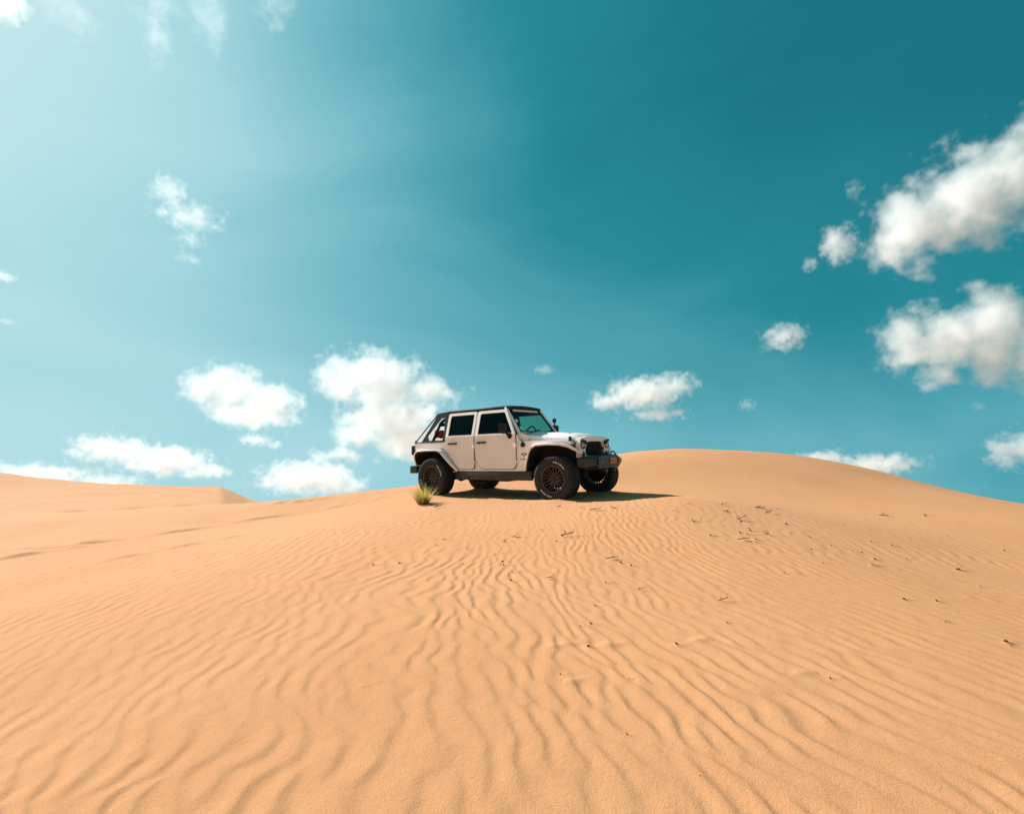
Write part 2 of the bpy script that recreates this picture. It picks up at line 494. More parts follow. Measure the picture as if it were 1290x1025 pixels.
for px, py, L, w in ((720, 860, 30, 7), (1010, 850, 26, 8), (455, 866, 40, 3), (620, 700, 40, 4), (880, 808, 22, 8), (700, 815, 50, 7), (770, 812, 30, 9)):
    x, y = at_pixel(px, py); m = y / FPX
    TAILS.append((x, y, L * m, w * m * 0.24, w * m, R(random.uniform(8, 30))))


def grid_mesh(name, x, y, z, mat, wrap=False):
    nr, nc = x.shape
    co = np.stack([x, y, z], -1).reshape(-1, 3).astype(np.float32)
    i = np.arange(nr - 1)[:, None] * nc; j = np.arange(nc if wrap else nc - 1)[None, :]
    j1 = (j + 1) % nc
    f = np.stack([i + j, i + j1, i + nc + j1, i + nc + j], -1).reshape(-1, 4).astype(np.int32)
    me = bpy.data.meshes.new(name)
    me.vertices.add(len(co)); me.vertices.foreach_set('co', co.ravel())
    me.loops.add(f.size); me.loops.foreach_set('vertex_index', f.ravel())
    me.polygons.add(len(f)); me.polygons.foreach_set('loop_start', np.arange(0, f.size, 4, dtype=np.int32))
    me.polygons.foreach_set('loop_total', np.full(len(f), 4, np.int32))
    me.polygons.foreach_set('use_smooth', np.ones(len(f), bool))
    me.update(calc_edges=True)
    return link(name, me, None, [mat])


# ------------------------------------------------------------------ sand material
def sand_material():
    m = bpy.data.materials.new('sand'); m.use_nodes = True
    nt = m.node_tree; N = nt.nodes; L = nt.links; b = N['Principled BSDF']
    b.inputs['Roughness'].default_value = 0.95
    b.inputs['Specular IOR Level'].default_value = 0.12
    tc = N.new('ShaderNodeTexCoord')
    def noise(scale, det, rough=0.5):
        n = N.new('ShaderNodeTexNoise'); n.inputs['Scale'].default_value = scale; n.inputs['Detail'].default_value = det; n.inputs['Roughness'].default_value = rough
        L.new(tc.outputs['Object'], n.inputs['Vector']); return n.outputs[0]
    def rng(v, a, b_, c, d):
        k = N.new('ShaderNodeMapRange'); L.new(v, k.inputs['Value'])
        for nme, val in zip(('From Min', 'From Max', 'To Min', 'To Max'), (a, b_, c, d)): k.inputs[nme].default_value = val
        return k.outputs[0]
    def mix(f, A, B):
        k = N.new('ShaderNodeMix'); k.data_type = 'RGBA'; L.new(f, k.inputs['Factor'])
        for nme, v in (('A', A), ('B', B)):
            if isinstance(v, tuple): k.inputs[nme].default_value = (*v, 1)
            else: L.new(v, k.inputs[nme])
        return k.outputs['Result']
    c1 = mix(rng(noise(0.35, 4), 0.35, 0.65, 0, 1), SAND_A, SAND_B)
    c2 = mix(rng(noise(6.0, 5, 0.6), 0.35, 0.7, 0, 0.45), c1, SAND_C)
    grain = noise(190.0, 3, 0.75)
    c3 = mix(rng(grain, 0.42, 0.70, 0, 0.34), c2, (0.28, 0.125, 0.052))
    c4 = mix(rng(noise(150.0, 2, 0.7), 0.54, 0.72, 0, 0.45), c3, (0.58, 0.34, 0.17))
    L.new(c4, b.inputs['Base Color'])
    h1 = N.new('ShaderNodeMath'); h1.operation = 'MULTIPLY'; L.new(grain, h1.inputs[0]); h1.inputs[1].default_value = 0.0032
    h2 = N.new('ShaderNodeMath'); h2.operation = 'MULTIPLY_ADD'; L.new(noise(55.0, 4, 0.6), h2.inputs[0]); h2.inputs[1].default_value = 0.0022; L.new(h1.outputs[0], h2.inputs[2])
    wv = N.new('ShaderNodeTexNoise'); wv.inputs['Scale'].default_value = 9.0; wv.inputs['Detail'].default_value = 4
    mp = N.new('ShaderNodeMapping'); mp.inputs['Scale'].default_value = (1.6, 0.5, 1.0); mp.inputs['Rotation'].default_value = (0, 0, R(14))
    L.new(tc.outputs['Object'], mp.inputs['Vector']); L.new(mp.outputs[0], wv.inputs['Vector'])
    h3 = N.new('ShaderNodeMath'); h3.operation = 'MULTIPLY_ADD'; L.new(wv.outputs[0], h3.inputs[0]); h3.inputs[1].default_value = 0.0025; L.new(h2.outputs[0], h3.inputs[2])
    bp = N.new('ShaderNodeBump'); bp.inputs['Strength'].default_value = 1.0; bp.inputs['Distance'].default_value = 1.0
    L.new(h3.outputs[0], bp.inputs['Height']); L.new(bp.outputs[0], b.inputs['Normal'])
    return m


SAND_A = (0.470, 0.228, 0.107)
SAND_B = (0.485, 0.252, 0.127)
SAND_C = (0.445, 0.207, 0.096)
M_SAND = sand_material()

# ------------------------------------------------------------------ the sand sheet (polar grid round the viewer, out to the horizon)
fine_a = np.linspace(-R(56), R(56), 860)
back_a = np.linspace(R(56), 2 * np.pi - R(56), 92)[1:-1]
ang = np.concatenate([fine_a, back_a])
rad = np.concatenate([np.linspace(0.25, 1.45, 40)[:-1], np.exp(np.linspace(math.log(1.45), math.log(34), 760)), np.exp(np.linspace(math.log(34), math.log(6000), 60))[1:]])
RR, AA = np.meshgrid(rad, ang, indexing='ij')
gx, gy = RR * np.sin(AA), RR * np.cos(AA)
gz = sand_height(gx, gy)
ground = grid_mesh('sand_ground', gx, gy, gz, M_SAND, wrap=True)
tag(ground, 'orange rippled sand of the near dune running to the horizon', kind='structure')


# ------------------------------------------------------------------ the far dune on the left
def far_dune():
    Yc = 55.0
    top = [(-420, 566), (-200, 578), (-60, 588), (0, 595), (40, 600.5), (90, 606), (130, 609), (200, 611.5), (250, 613), (276, 613.2)]
    cx = [ray(px, py, Yc)[0] for px, py in top]; cz = [ray(px, py, Yc)[2] for px, py in top]
    x = np.linspace(-75, -14, 260); y = np.linspace(30, 92, 220)
    X, Y = np.meshgrid(x, y, indexing='xy')
    crest = np.interp(X, cx, cz)
    zb = EYE - 1.3
    yc = Yc + 0.8 * gnoise(X / 14, X * 0 + 0.3, 61)
    t = np.clip(np.where(Y < yc, (yc - Y) / 32.0, (Y - yc) / 25.0), 0, 1)
    w = np.where(t < 0.06, 1 - t * t / 0.12, 1 - 0.03 - (t - 0.06))
    wind = zb + (crest - zb) * np.clip(w, 0, 1)
    # brink from the crest's end towards the viewer, slip face falling to the right of it
    bx = np.interp(Y, [30, 38, 46, 55, 75, 92], [ray(272, 640, 30)[0], ray(281, 633, 38)[0], ray(279, 623, 46)[0], cx[-1], cx[-1] - 3, cx[-1] - 8]) + 0.12 * gnoise(Y / 2.5, Y * 0 + 2, 62)
    over = X - bx
    zbr = zb + (np.interp(bx, cx, cz) - zb) * np.clip(w, 0, 1)
    slip = zbr - np.interp(over, [0, 2.6, 4.5, 8, 14], [0, 1.05, 1.55, 2.1, 3.4])
    Z = np.where(over > 0, np.minimum(wind, slip), wind)
    Z = np.maximum(Z, zb - 1.5)
    Z = Z + 0.025 * np.sin((X * 0.6 + Y * 1.0 + 1.5 * gnoise(X / 3, Y / 3, 63)) * 2 * np.pi / 1.3) * (over < 0) + 0.06 * gnoise(X / 5, Y / 5, 64)
    d = grid_mesh('dune', X, Y, Z, M_SAND)
    tag(d, 'low pale dune with a sharp brink and shaded slip face far off on the left', kind='structure')


far_dune()

# ------------------------------------------------------------------ materials of the car
M_WHITE = material('white_paint', (0.86, 0.80, 0.80), 0.32, coat=0.35, noise=(3.0, (0.74, 0.68, 0.60), 0.35))
def dusty(m):  # lower-panel dust, its tint also painting in the pink of the shaded side
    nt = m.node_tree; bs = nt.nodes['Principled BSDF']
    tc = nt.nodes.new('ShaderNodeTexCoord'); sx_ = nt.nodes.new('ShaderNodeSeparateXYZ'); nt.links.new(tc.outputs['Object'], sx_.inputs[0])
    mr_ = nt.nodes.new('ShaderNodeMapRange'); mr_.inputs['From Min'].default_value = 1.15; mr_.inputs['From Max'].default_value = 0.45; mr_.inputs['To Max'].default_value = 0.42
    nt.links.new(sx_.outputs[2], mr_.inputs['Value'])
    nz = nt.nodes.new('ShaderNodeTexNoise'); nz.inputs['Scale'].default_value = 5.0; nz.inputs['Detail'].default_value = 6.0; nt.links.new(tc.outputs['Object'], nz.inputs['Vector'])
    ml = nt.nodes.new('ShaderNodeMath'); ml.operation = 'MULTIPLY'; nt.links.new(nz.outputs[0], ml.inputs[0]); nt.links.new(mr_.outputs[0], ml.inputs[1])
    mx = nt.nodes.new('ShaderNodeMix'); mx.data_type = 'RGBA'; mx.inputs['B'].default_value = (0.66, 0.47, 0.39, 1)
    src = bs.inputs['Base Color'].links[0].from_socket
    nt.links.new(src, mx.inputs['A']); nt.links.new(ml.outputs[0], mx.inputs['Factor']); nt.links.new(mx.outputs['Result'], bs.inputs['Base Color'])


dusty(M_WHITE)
M_BLACK = material('black_plastic', (0.009, 0.010, 0.010), 0.6, spec=0.25, noise=(9.0, (0.05, 0.04, 0.03), 0.10))
M_STEEL = material('black_steel', (0.016, 0.019, 0.018), 0.42, noise=(12.0, (0.07, 0.05, 0.035), 0.3), bump=(180.0, 0.0006))
M_FABRIC = material('black_canvas', (0.007, 0.008, 0.008), 0.9, bump=(260.0, 0.001))
M_UNDER = material('under_black', (0.006, 0.006, 0.006), 0.9)
M_RUBBER = material('tyre_rubber', (0.014, 0.015, 0.015), 0.85, noise=(14.0, (0.075, 0.052, 0.035), 0.22))
M_RIM = material('bronze_rim', (0.066, 0.046, 0.044), 0.5, metallic=0.4, noise=(16.0, (0.09, 0.06, 0.05), 0.4))
M_RIMDARK = material('rim_dark', (0.016, 0.012, 0.012), 0.5, metallic=0.3)
M_WLET = material('white_lettering', (0.55, 0.55, 0.52), 0.7)
M_CHROME = material('chrome', (0.75, 0.76, 0.78), 0.12, metallic=1.0)
M_LENS = material('lamp_lens', (0.34, 0.33, 0.33), 0.08, metallic=0.6)
M_AMBER = material('amber_lens', (0.30, 0.07, 0.01), 0.2)
M_RED = material('red_lens', (0.05, 0.006, 0.006), 0.2)
M_PLATE = material('orange_plate', (0.62, 0.20, 0.06), 0.45)
M_SEAT = material('dark_seat', (0.018, 0.018, 0.02), 0.75)
M_SEAM = material('seam_rubber', (0.035, 0.026, 0.024), 0.8)
M_BADGE = material('badge', (0.10, 0.04, 0.045), 0.5)
M_MAGENTA = material('magenta_cloth', (0.26, 0.02, 0.09), 0.85, noise=(9.0, (0.06, 0.006, 0.02), 0.7), bump=(25, 0.02))
M_STICK = material('sticker_white', (0.82, 0.82, 0.80), 0.5)
M_STRIP = material('pale_strip', (0.88, 0.78, 0.74), 0.5, noise=(14.0, (0.80, 0.42, 0.30), 0.7))
M_MIRROR = material('mirror_glass', (0.8, 0.82, 0.84), 0.03, metallic=1.0)
G_FRONT = glass('windscreen_glass', (0.42, 0.66, 0.56))
G_SIDE = glass('front_side_glass', (0.97, 0.99, 0.985))
G_REAR = glass('tinted_glass', (0.035, 0.045, 0.045))

# ------------------------------------------------------------------ the car
HUB = 0.37
ROT = Matrix(((0.8079, 0.5886, -0.0302), (-0.5891, 0.8081, -0.0083), (0.0195, 0.0245, 0.9995)))
ROT = TILT @ ROT
POS = TILT @ Vector((-1.0855, 11.6192, -0.5089)) + Vector((0, 0, EYE)) + ROT @ Vector((0, 0, -HUB))
car = bpy.data.objects.new('off_road_car', None)
COL.objects.link(car)
car.matrix_world = Matrix.Translation(POS) @ ROT.to_4x4()
tag(car, 'white four-door off-road car with black soft top parked on the dune crest', 'car')


def C():
    return MB(HUB)


def lean(x, z):
    """Half width of the cabin side: upright below the belt, leaning in above it."""
    return 0.775 if z < 0.83 else 0.775 - 0.29 * (z - 0.83)


RX, FX = -0.06, 2.915                 # axles
TUB = [(-0.73, 0.25), (-0.73, 0.70), (-0.71, 0.725), (0.19, 0.725), (0.19, 0.82), (2.03, 0.82), (2.10, 0.70), (2.30, 0.69), (2.30, 0.34), (2.225, 0.13), (0.55, 0.13), (0.44, 0.27), (0.16, 0.57),
       (0.10, 0.60), (-0.46, 0.60), (-0.58, 0.54), (-0.66, 0.42), (-0.66, 0.25)]
b = C()
for s in (-1, 1):
    b.prism(TUB, s * 0.765, s * 0.70)
b.box(-0.73, -0.68, -0.70, 0.70, 0.25, 0.715, 0.012)            # tailgate wall
b.box(-0.66, 2.2, -0.699, 0.699, 0.10, 0.125)                    # floor
b.prism([(2.03, 0.13), (2.03, 0.82), (2.13, 0.835), (2.27, 0.80), (2.21, 0.13)], -0.695, 0.695, 0.01)   # cowl
body = b.build('body', M_WHITE, car)
# front wings: engine-bay sides tapering to the grille
for s in (-1, 1):
    b = C()
    o = [[(2.285, s * 0.765, z) for z in (0.33, 0.69)] + [(2.285, s * 0.60, 0.70), (2.285, s * 0.60, 0.33)],
         [(2.45, s * 0.765, z) for z in (0.585, 0.69)] + [(2.45, s * 0.58, 0.70), (2.45, s * 0.58, 0.585)],
         [(2.62, s * 0.745, z) for z in (0.63, 0.685)] + [(2.62, s * 0.56, 0.69), (2.62, s * 0.56, 0.63)],
         [(3.16, s * 0.70, z) for z in (0.60, 0.655)] + [(3.16, s * 0.55, 0.66), (3.16, s * 0.55, 0.60)]]
    b.loft(o, True, 0.008)
    b.build('front_wing', M_WHITE, car)
# rust-free tub rail along the rear quarter
for s in (-1, 1):
    b = C(); b.box(-0.72, 0.17, s * 0.765 - 0.018, s * 0.765 + 0.018, 0.728, 0.752, 0.006); b.build('belt_rail', M_STEEL, car)


# flares: a strip following the arch, with a rolled lip
def flare(path, lipdrop, wide):
    for s in (-1, 1):
        b = C()
        loops = []
        for i, (x, z) in enumerate(path):
            p0 = Vector(path[max(i - 1, 0)]); p1 = Vector(path[min(i + 1, len(path) - 1)])
            d = (p1 - p0).normalized(); n = Vector((-d.y, d.x))
            t = 0.028
            yin, yout = s * min(0.75, wide[i] - 0.08), s * wide[i]
            q = lambda k: (x + n.x * k, z + n.y * k)
            a, c, e = q(t), q(0.0), q(-lipdrop)
            m_ = q(t * 0.55)
            loops.append([(a[0], yin, a[1]), (a[0], yout - s * 0.015, a[1]), (m_[0], yout, m_[1]), (e[0], yout, e[1]), (e[0], yout - s * 0.014, e[1]), (c[0], yout - s * 0.02, c[1]), (c[0], yin, c[1])])
        b.loft(loops, True)
        b.build('fender_flare', M_WHITE, car)
        # dark liner behind the flare
        b = C()
        lo = []
        for i, ((x, z), wd) in enumerate(zip(path, wide)):
            p0 = Vector(path[max(i - 1, 0)]); p1 = Vector(path[min(i + 1, len(path) - 1)])
            d = (p1 - p0).normalized(); n = Vector((-d.y, d.x))
            k0 = -0.008; k1 = -0.03
            lo.append([(x + n.x * k0, s * (wd - 0.022), z + n.y * k0), (x + n.x * k0, s * 0.40, z + n.y * k0), (x + n.x * k1, s * 0.40, z + n.y * k1), (x + n.x * k1, s * (wd - 0.03), z + n.y * k1)])
        b.loft(lo, True)
        xs = [p[0] for p in path]
        b.box(min(xs) + 0.02, max(xs) - 0.02, s * 0.38, s * 0.40, -0.02, max(p[1] for p in path))
        b.build('wheel_arch_liner', M_UNDER, car)


flare([(-0.665, 0.25), (-0.66, 0.40), (-0.60, 0.50), (-0.50, 0.555), (-0.30, 0.565), (0.06, 0.565), (0.16, 0.53), (0.30, 0.385), (0.44, 0.24), (0.56, 0.13)], 0.012, [0.80, 0.86, 0.91, 0.92, 0.925, 0.925, 0.92, 0.90, 0.87, 0.83])
flare([(2.25, 0.14), (2.31, 0.30), (2.38, 0.46), (2.45, 0.555), (2.55, 0.603), (2.80, 0.615), (3.03, 0.603), (3.16, 0.565), (3.26, 0.49), (3.30, 0.42)], 0.012, [0.83, 0.87, 0.90, 0.92, 0.925, 0.925, 0.90, 0.82, 0.70, 0.62])

# hood: crowned panel with a raised middle
b = C()
xs = (2.13, 2.35, 2.70, 3.00, 3.13, 3.205)
loops = []
for x in xs:
    t = (x - 2.13) / 1.075
    w = 0.68 - 0.105 * t; ze = 0.815 - 0.085 * t - (0.02 if x > 3.1 else 0) - (0.05 if x > 3.2 else 0)
    zl = 0.695 - 0.03 * t
    cr = 0.055 if x < 3.1 else (0.045 if x < 3.2 else 0.03)
    pts = [(x, -w, zl), (x, -w, ze - 0.03), (x, -w + 0.03, ze), (x, -w * 0.62, ze + cr * 0.45), (x, -w * 0.52, ze + cr * 0.95), (x, 0, ze + cr * 1.2),
           (x, w * 0.52, ze + cr * 0.95), (x, w * 0.62, ze + cr * 0.45), (x, w - 0.03, ze), (x, w, ze - 0.03), (x, w, zl)]
    loops.append(pts)
b.loft(loops, True)
hood = b.build('hood', M_WHITE, car, 28)
for s in (-1, 1):
    b = C(); b.loft([[(2.62, s * 0.17, 0.832), (2.62, s * 0.30, 0.828), (2.62, s * 0.30, 0.80), (2.62, s * 0.17, 0.80)],
                     [(2.92, s * 0.16, 0.813), (2.92, s * 0.28, 0.808), (2.92, s * 0.28, 0.78), (2.92, s * 0.16, 0.78)]], True)
    b.build('hood_vent', M_BLACK, hood)
    b = C(); b.box(3.07, 3.125, s * 0.592 - 0.02, s * 0.592 + 0.02, 0.60, 0.745, 0.012)
    b.lathe([(0.0, 0), (0.022, 0), (0.022, 0.02), (0, 0.02)], 12, (3.097, s * 0.61 - 0.01, 0.665))
    b.build('hood_latch', M_BLACK, hood)

# grille panel with angular mouth
gy0 = 3.20
b = C()


def yz_ring(b, outer, inner, x0, x1):
    o0 = [b.vert((x0, y, z)) for y, z in outer]; i0 = [b.vert((x0, y, z)) for y, z in inner]
    o1 = [b.vert((x1, y, z)) for y, z in outer]; i1 = [b.vert((x1, y, z)) for y, z in inner]
    n = len(outer)
    for k in range(n):
        j = (k + 1) % n
        for q in ((o0[k], o0[j], i0[j], i0[k]), (o1[j], o1[k], i1[k], i1[j]), (o0[j], o0[k], o1[k], o1[j]), (i0[k], i0[j], i1[j], i1[k])):
            b.bm.faces.new(q)


outer = [(-0.57, 0.36), (-0.585, 0.60), (-0.54, 0.71), (-0.25, 0.745), (0.25, 0.745), (0.54, 0.71), (0.585, 0.60), (0.57, 0.36), (0.25, 0.335), (-0.25, 0.335)]
inner = [(-0.365, 0.405), (-0.385, 0.52), (-0.30, 0.635), (-0.22, 0.650), (0.22, 0.650), (0.30, 0.635), (0.385, 0.52), (0.365, 0.405), (0.22, 0.375), (-0.22, 0.375)]
yz_ring(b, outer, inner, 3.20, 3.285)
grille = b.build('grille', M_WHITE, car, 30)
b = C(); b.loft([[(3.215, y, z) for y, z in inner], [(3.235, y, z) for y, z in inner]])
for k in range(7):
    y = -0.30 + 0.10 * k
    b.box(3.235, 3.25, y - 0.012, y + 0.012, 0.42, 0.60)
for k in range(3):
    b.box(3.2352, 3.246, -0.33, 0.33, 0.44 + 0.06 * k, 0.452 + 0.06 * k)
b.build('grille_mesh', M_UNDER, grille)
for s in (-1, 1):
    hl = C(); hl.lathe([(0.0, 0.022), (0.04, 0.02), (0.068, 0.0), (0.074, -0.02)], 24, (3.292, s * 0.480, 0.590), 'X')
    hl_o = hl.build('headlight', M_LENS, car)
    bz = C(); bz.lathe([(0.069, 0.004), (0.078, 0.010), (0.084, -0.012), (0.072, -0.012), (0.069, 0.004)], 24, (3.292, s * 0.480, 0.590), 'X')
    bz.build('headlight_bezel', M_BLACK, hl_o)
    lid = C()
    lid.loft([[(3.284, s * 0.565, 0.665), (3.284, s * 0.375, 0.595), (3.284, s * 0.365, 0.63), (3.284, s * 0.41, 0.665), (3.284, s * 0.555, 0.685)],
              [(3.322, s * 0.565, 0.665), (3.322, s * 0.375, 0.595), (3.322, s * 0.365, 0.63), (3.322, s * 0.41, 0.665), (3.322, s * 0.555, 0.685)]])
    lid.build('headlight_brow', M_BLACK, hl_o)
    tl = C(); tl.lathe([(0.0, 0.012), (0.036, 0.01), (0.043, 0.0), (0.043, -0.01)], 16, (3.287, s * 0.46, 0.425), 'X')
    tl.build('turn_signal', M_BLACK, car)
    mk = C(); mk.box(3.19, 3.235, s * 0.70, s * 0.72, 0.55, 0.58, 0.006)
    mk.build('side_marker', M_AMBER, car)


# windscreen frame, pane, wipers
def ws(t, y):                    # t: 0 base, 1 top
    return (2.085 - 0.40 * t, y, 0.835 + 0.555 * t)


def ws_loop(y0, y1, t0, t1, off):
    n = Vector((0.555, 0, 0.40)).normalized() * off
    P = []
    for t, y in ((t0, -1), (t1, -1), (t1, 1), (t0, 1)):
        w = (y0 + (y1 - y0) * t) * y
        p = Vector(ws(t, w)) + n
        P.append(tuple(p))
    return P


b = C()
A0 = [b.vert(p) for p in ws_loop(0.715, 0.615, -0.02, 1.0, 0.0)]; A1 = [b.vert(p) for p in ws_loop(0.655, 0.565, 0.06, 0.935, 0.0)]
B0 = [b.vert(p) for p in ws_loop(0.715, 0.615, -0.02, 1.0, -0.05)]; B1 = [b.vert(p) for p in ws_loop(0.655, 0.565, 0.06, 0.935, -0.05)]
for k in range(4):
    j = (k + 1) % 4
    for q in ((A0[k], A0[j], A1[j], A1[k]), (B0[j], B0[k], B1[k], B1[j]), (A0[j], A0[k], B0[k], B0[j]), (A1[k], A1[j], B1[j], B1[k])):
        b.bm.faces.new(q)
wsf = b.build('windscreen_frame', M_WHITE, car, 30)
b = C(); b.loft([ws_loop(0.655, 0.565, 0.06, 0.935, -0.018), ws_loop(0.655, 0.565, 0.06, 0.935, -0.023)])
b.build('windscreen_pane', G_FRONT, wsf)
# black ceramic border round the pane
b = C()
A0 = [b.vert(p) for p in ws_loop(0.654, 0.564, 0.062, 0.933, -0.014)]; A1 = [b.vert(p) for p in ws_loop(0.59, 0.525, 0.12, 0.86, -0.014)]
for k in range(4):
    j = (k + 1) % 4
    b.bm.faces.new((A0[k], A0[j], A1[j], A1[k]))
b.build('windscreen_border', M_UNDER, wsf)
b = C(); b.loft([ws_loop(0.44, 0.44, 0.838, 0.892, 0.006), ws_loop(0.44, 0.44, 0.838, 0.892, -0.012)])
b.build('windscreen_strip', M_STRIP, wsf)  # pale pink strip across the top of the pane
for (t0, t1, y0, y1) in ((0.43, 0.53, -0.58, -0.51), (0.17, 0.27, -0.585, -0.53)):
    b = C(); n = Vector((0.555, 0, 0.40)).normalized() * -0.009
    P = [tuple(Vector(ws(t, y)) + n) for t, y in ((t0, y0), (t1, y0 + 0.02), (t1, y1 + 0.02), (t0, y1))]
    Q = [tuple(Vector(p) - n * 0.3) for p in P]
    b.loft([P, Q]); b.build('sticker', M_STICK, wsf)
for y0, y1 in ((-0.40, 0.08), (0.12, 0.58)):
    b = C(); p0 = Vector(ws(-0.02, y0)) + Vector((0.04, 0, 0.03)); p1 = Vector(ws(0.13, y1 - 0.05)) + Vector((0.02, 0, 0.012))
    b.tube([p0, (p0 + p1) / 2 + Vector((0.01, 0, 0.01)), p1], 0.010, 6); b.build('wiper', M_BLACK, wsf)
b = C(); b.box(2.10, 2.17, -0.63, 0.63, 0.822, 0.842, 0.006); b.build('cowl_grille', M_BLACK, car)


# doors
def fan(pts, y):
    return [(x, y, z) for x, z in pts]


def rounded(pts, r, n=4):
    out = []
    m = len(pts)
    for i, p in enumerate(pts):
        p = Vector(p); a = Vector(pts[i - 1]); c = Vector(pts[(i + 1) % m])
        rr = r[i] if isinstance(r, (list, tuple)) else r
        if rr <= 0:
            out.append(tuple(p)); continue
        u = (a - p).normalized(); w = (c - p).normalized()
        k = min(rr, (a - p).length * 0.45, (c - p).length * 0.45)
        for j in range(n + 1):
            t = j / n
            q = (p + u * k) * (1 - t) ** 2 + p * 2 * t * (1 - t) + (p + w * k) * t * t
            out.append(tuple(q))
    return out


REAR_LOW = rounded([(0.215, 0.83), (0.215, 0.57), (0.56, 0.175), (0.985, 0.175), (0.985, 0.83)], [0.0, 0.10, 0.10, 0.06, 0.0])
FRONT_LOW = rounded([(1.015, 0.83), (1.015, 0.45), (1.15, 0.175), (2.015, 0.175), (2.015, 0.83)], [0, 0.12, 0.12, 0.10, 0.0])
REAR_UP_O = [(0.215, 0.832), (0.215, 1.33), (0.985, 1.33), (0.985, 0.832)]
REAR_UP_I = [(0.285, 0.855), (0.285, 1.275), (0.93, 1.275), (0.93, 0.855)]
FRONT_UP_O = [(1.015, 0.832), (1.015, 1.33), (1.73, 1.33), (2.015, 0.832)]
FRONT_UP_I = [(1.09, 0.855), (1.09, 1.275), (1.70, 1.275), (1.945, 0.855)]


def grow(pts, k):
    c = Vector((sum(p[0] for p in pts) / len(pts), sum(p[1] for p in pts) / len(pts)))
    out = []
    for p in pts:
        d = Vector(p) - c
        out.append((p[0] + math.copysign(k, d.x), p[1] + (math.copysign(k, d.y) if p[1] < 0.8 else 0)))
    return out


for s in (-1, 1):
    for low, upo, upi, pane_m, hx, hinge_x in ((REAR_LOW, REAR_UP_O, REAR_UP_I, G_REAR, 0.36, 0.995), (FRONT_LOW, FRONT_UP_O, FRONT_UP_I, G_SIDE, 1.13, 2.025)):
        b = C()
        b.prism(low, s * 0.772, s * 0.792)
        b.ring(rounded(upo, [0.0, 0.05, 0.03, 0]), rounded(upi, [0.03, 0.06, 0.06, 0.03]) if False else rounded(upi, [0.0, 0.05, 0.03, 0]),
               lambda x, z: s * (lean(x, z) + 0.015), lambda x, z: s * (lean(x, z) - 0.02))
        door = b.build('door', M_WHITE, car)
        b = C(); b.prism(grow(low, 0.011), s * 0.765, s * 0.7735)
        b.build('door_seal', M_SEAM, door)
        if s < 0: pane_m = G_REAR
        b = C(); b.prism(upi, lambda x, z: s * (lean(x, z) - 0.004), lambda x, z: s * (lean(x, z) - 0.009))
        b.build('window_pane', pane_m, door)
        # rubber run round the glass
        b = C(); b.ring(upi, [(x + (0.018 if x < (upi[0][0] + upi[2][0]) / 2 else -0.018), z + (0.018 if z < 1.0 else -0.018)) for x, z in upi],
                        lambda x, z: s * (lean(x, z) + 0.004), lambda x, z: s * (lean(x, z) - 0.002))
        b.build('window_seal', M_UNDER, door)
        b = C()
        b.box(hx - 0.035, hx + 0.185, s * 0.83 - 0.014, s * 0.83 + 0.014, 0.675, 0.71, 0.010)
        b.box(hx - 0.04, hx + 0.03, s * 0.81 - 0.022, s * 0.81 + 0.022, 0.672, 0.713, 0.008)
        b.box(hx + 0.14, hx + 0.185, s * 0.81 - 0.022, s * 0.81 + 0.022, 0.678, 0.708, 0.006)
        b.build('door_handle', M_BLACK, door)
        for hz in (0.62, 0.31):
            b = C()
            b.box(hinge_x - 0.05, hinge_x + 0.03, s * 0.795 - 0.008, s * 0.795 + 0.008, hz - 0.028, hz + 0.028, 0.006)
            b.tube([(hinge_x, s * 0.806, hz - 0.05), (hinge_x, s * 0.806, hz + 0.05)], 0.011, 8)
            b.build('door_hinge', M_WHITE if s > 0 else M_WHITE, door)

# A, B and C posts between the glass
b = C()
for s in (-1, 1):
    f0 = lambda x, z: s * (lean(x, z) - 0.022); f1 = lambda x, z: s * (lean(x, z) - 0.07)
    b.prism([(0.95, 0.83), (0.95, 1.345), (1.05, 1.345), (1.05, 0.83)], f0, f1)
    b.prism([(0.16, 0.83), (0.16, 1.345), (0.25, 1.345), (0.25, 0.83)], f0, f1)
    b.prism([(1.70, 1.345), (2.03, 0.83), (1.98, 0.83), (1.66, 1.345)], f0, f1)
    b.prism([(0.16, 1.31), (0.16, 1.35), (1.70, 1.35), (1.70, 1.31)], f0, f1)
b.build('roll_cage', M_UNDER, car)

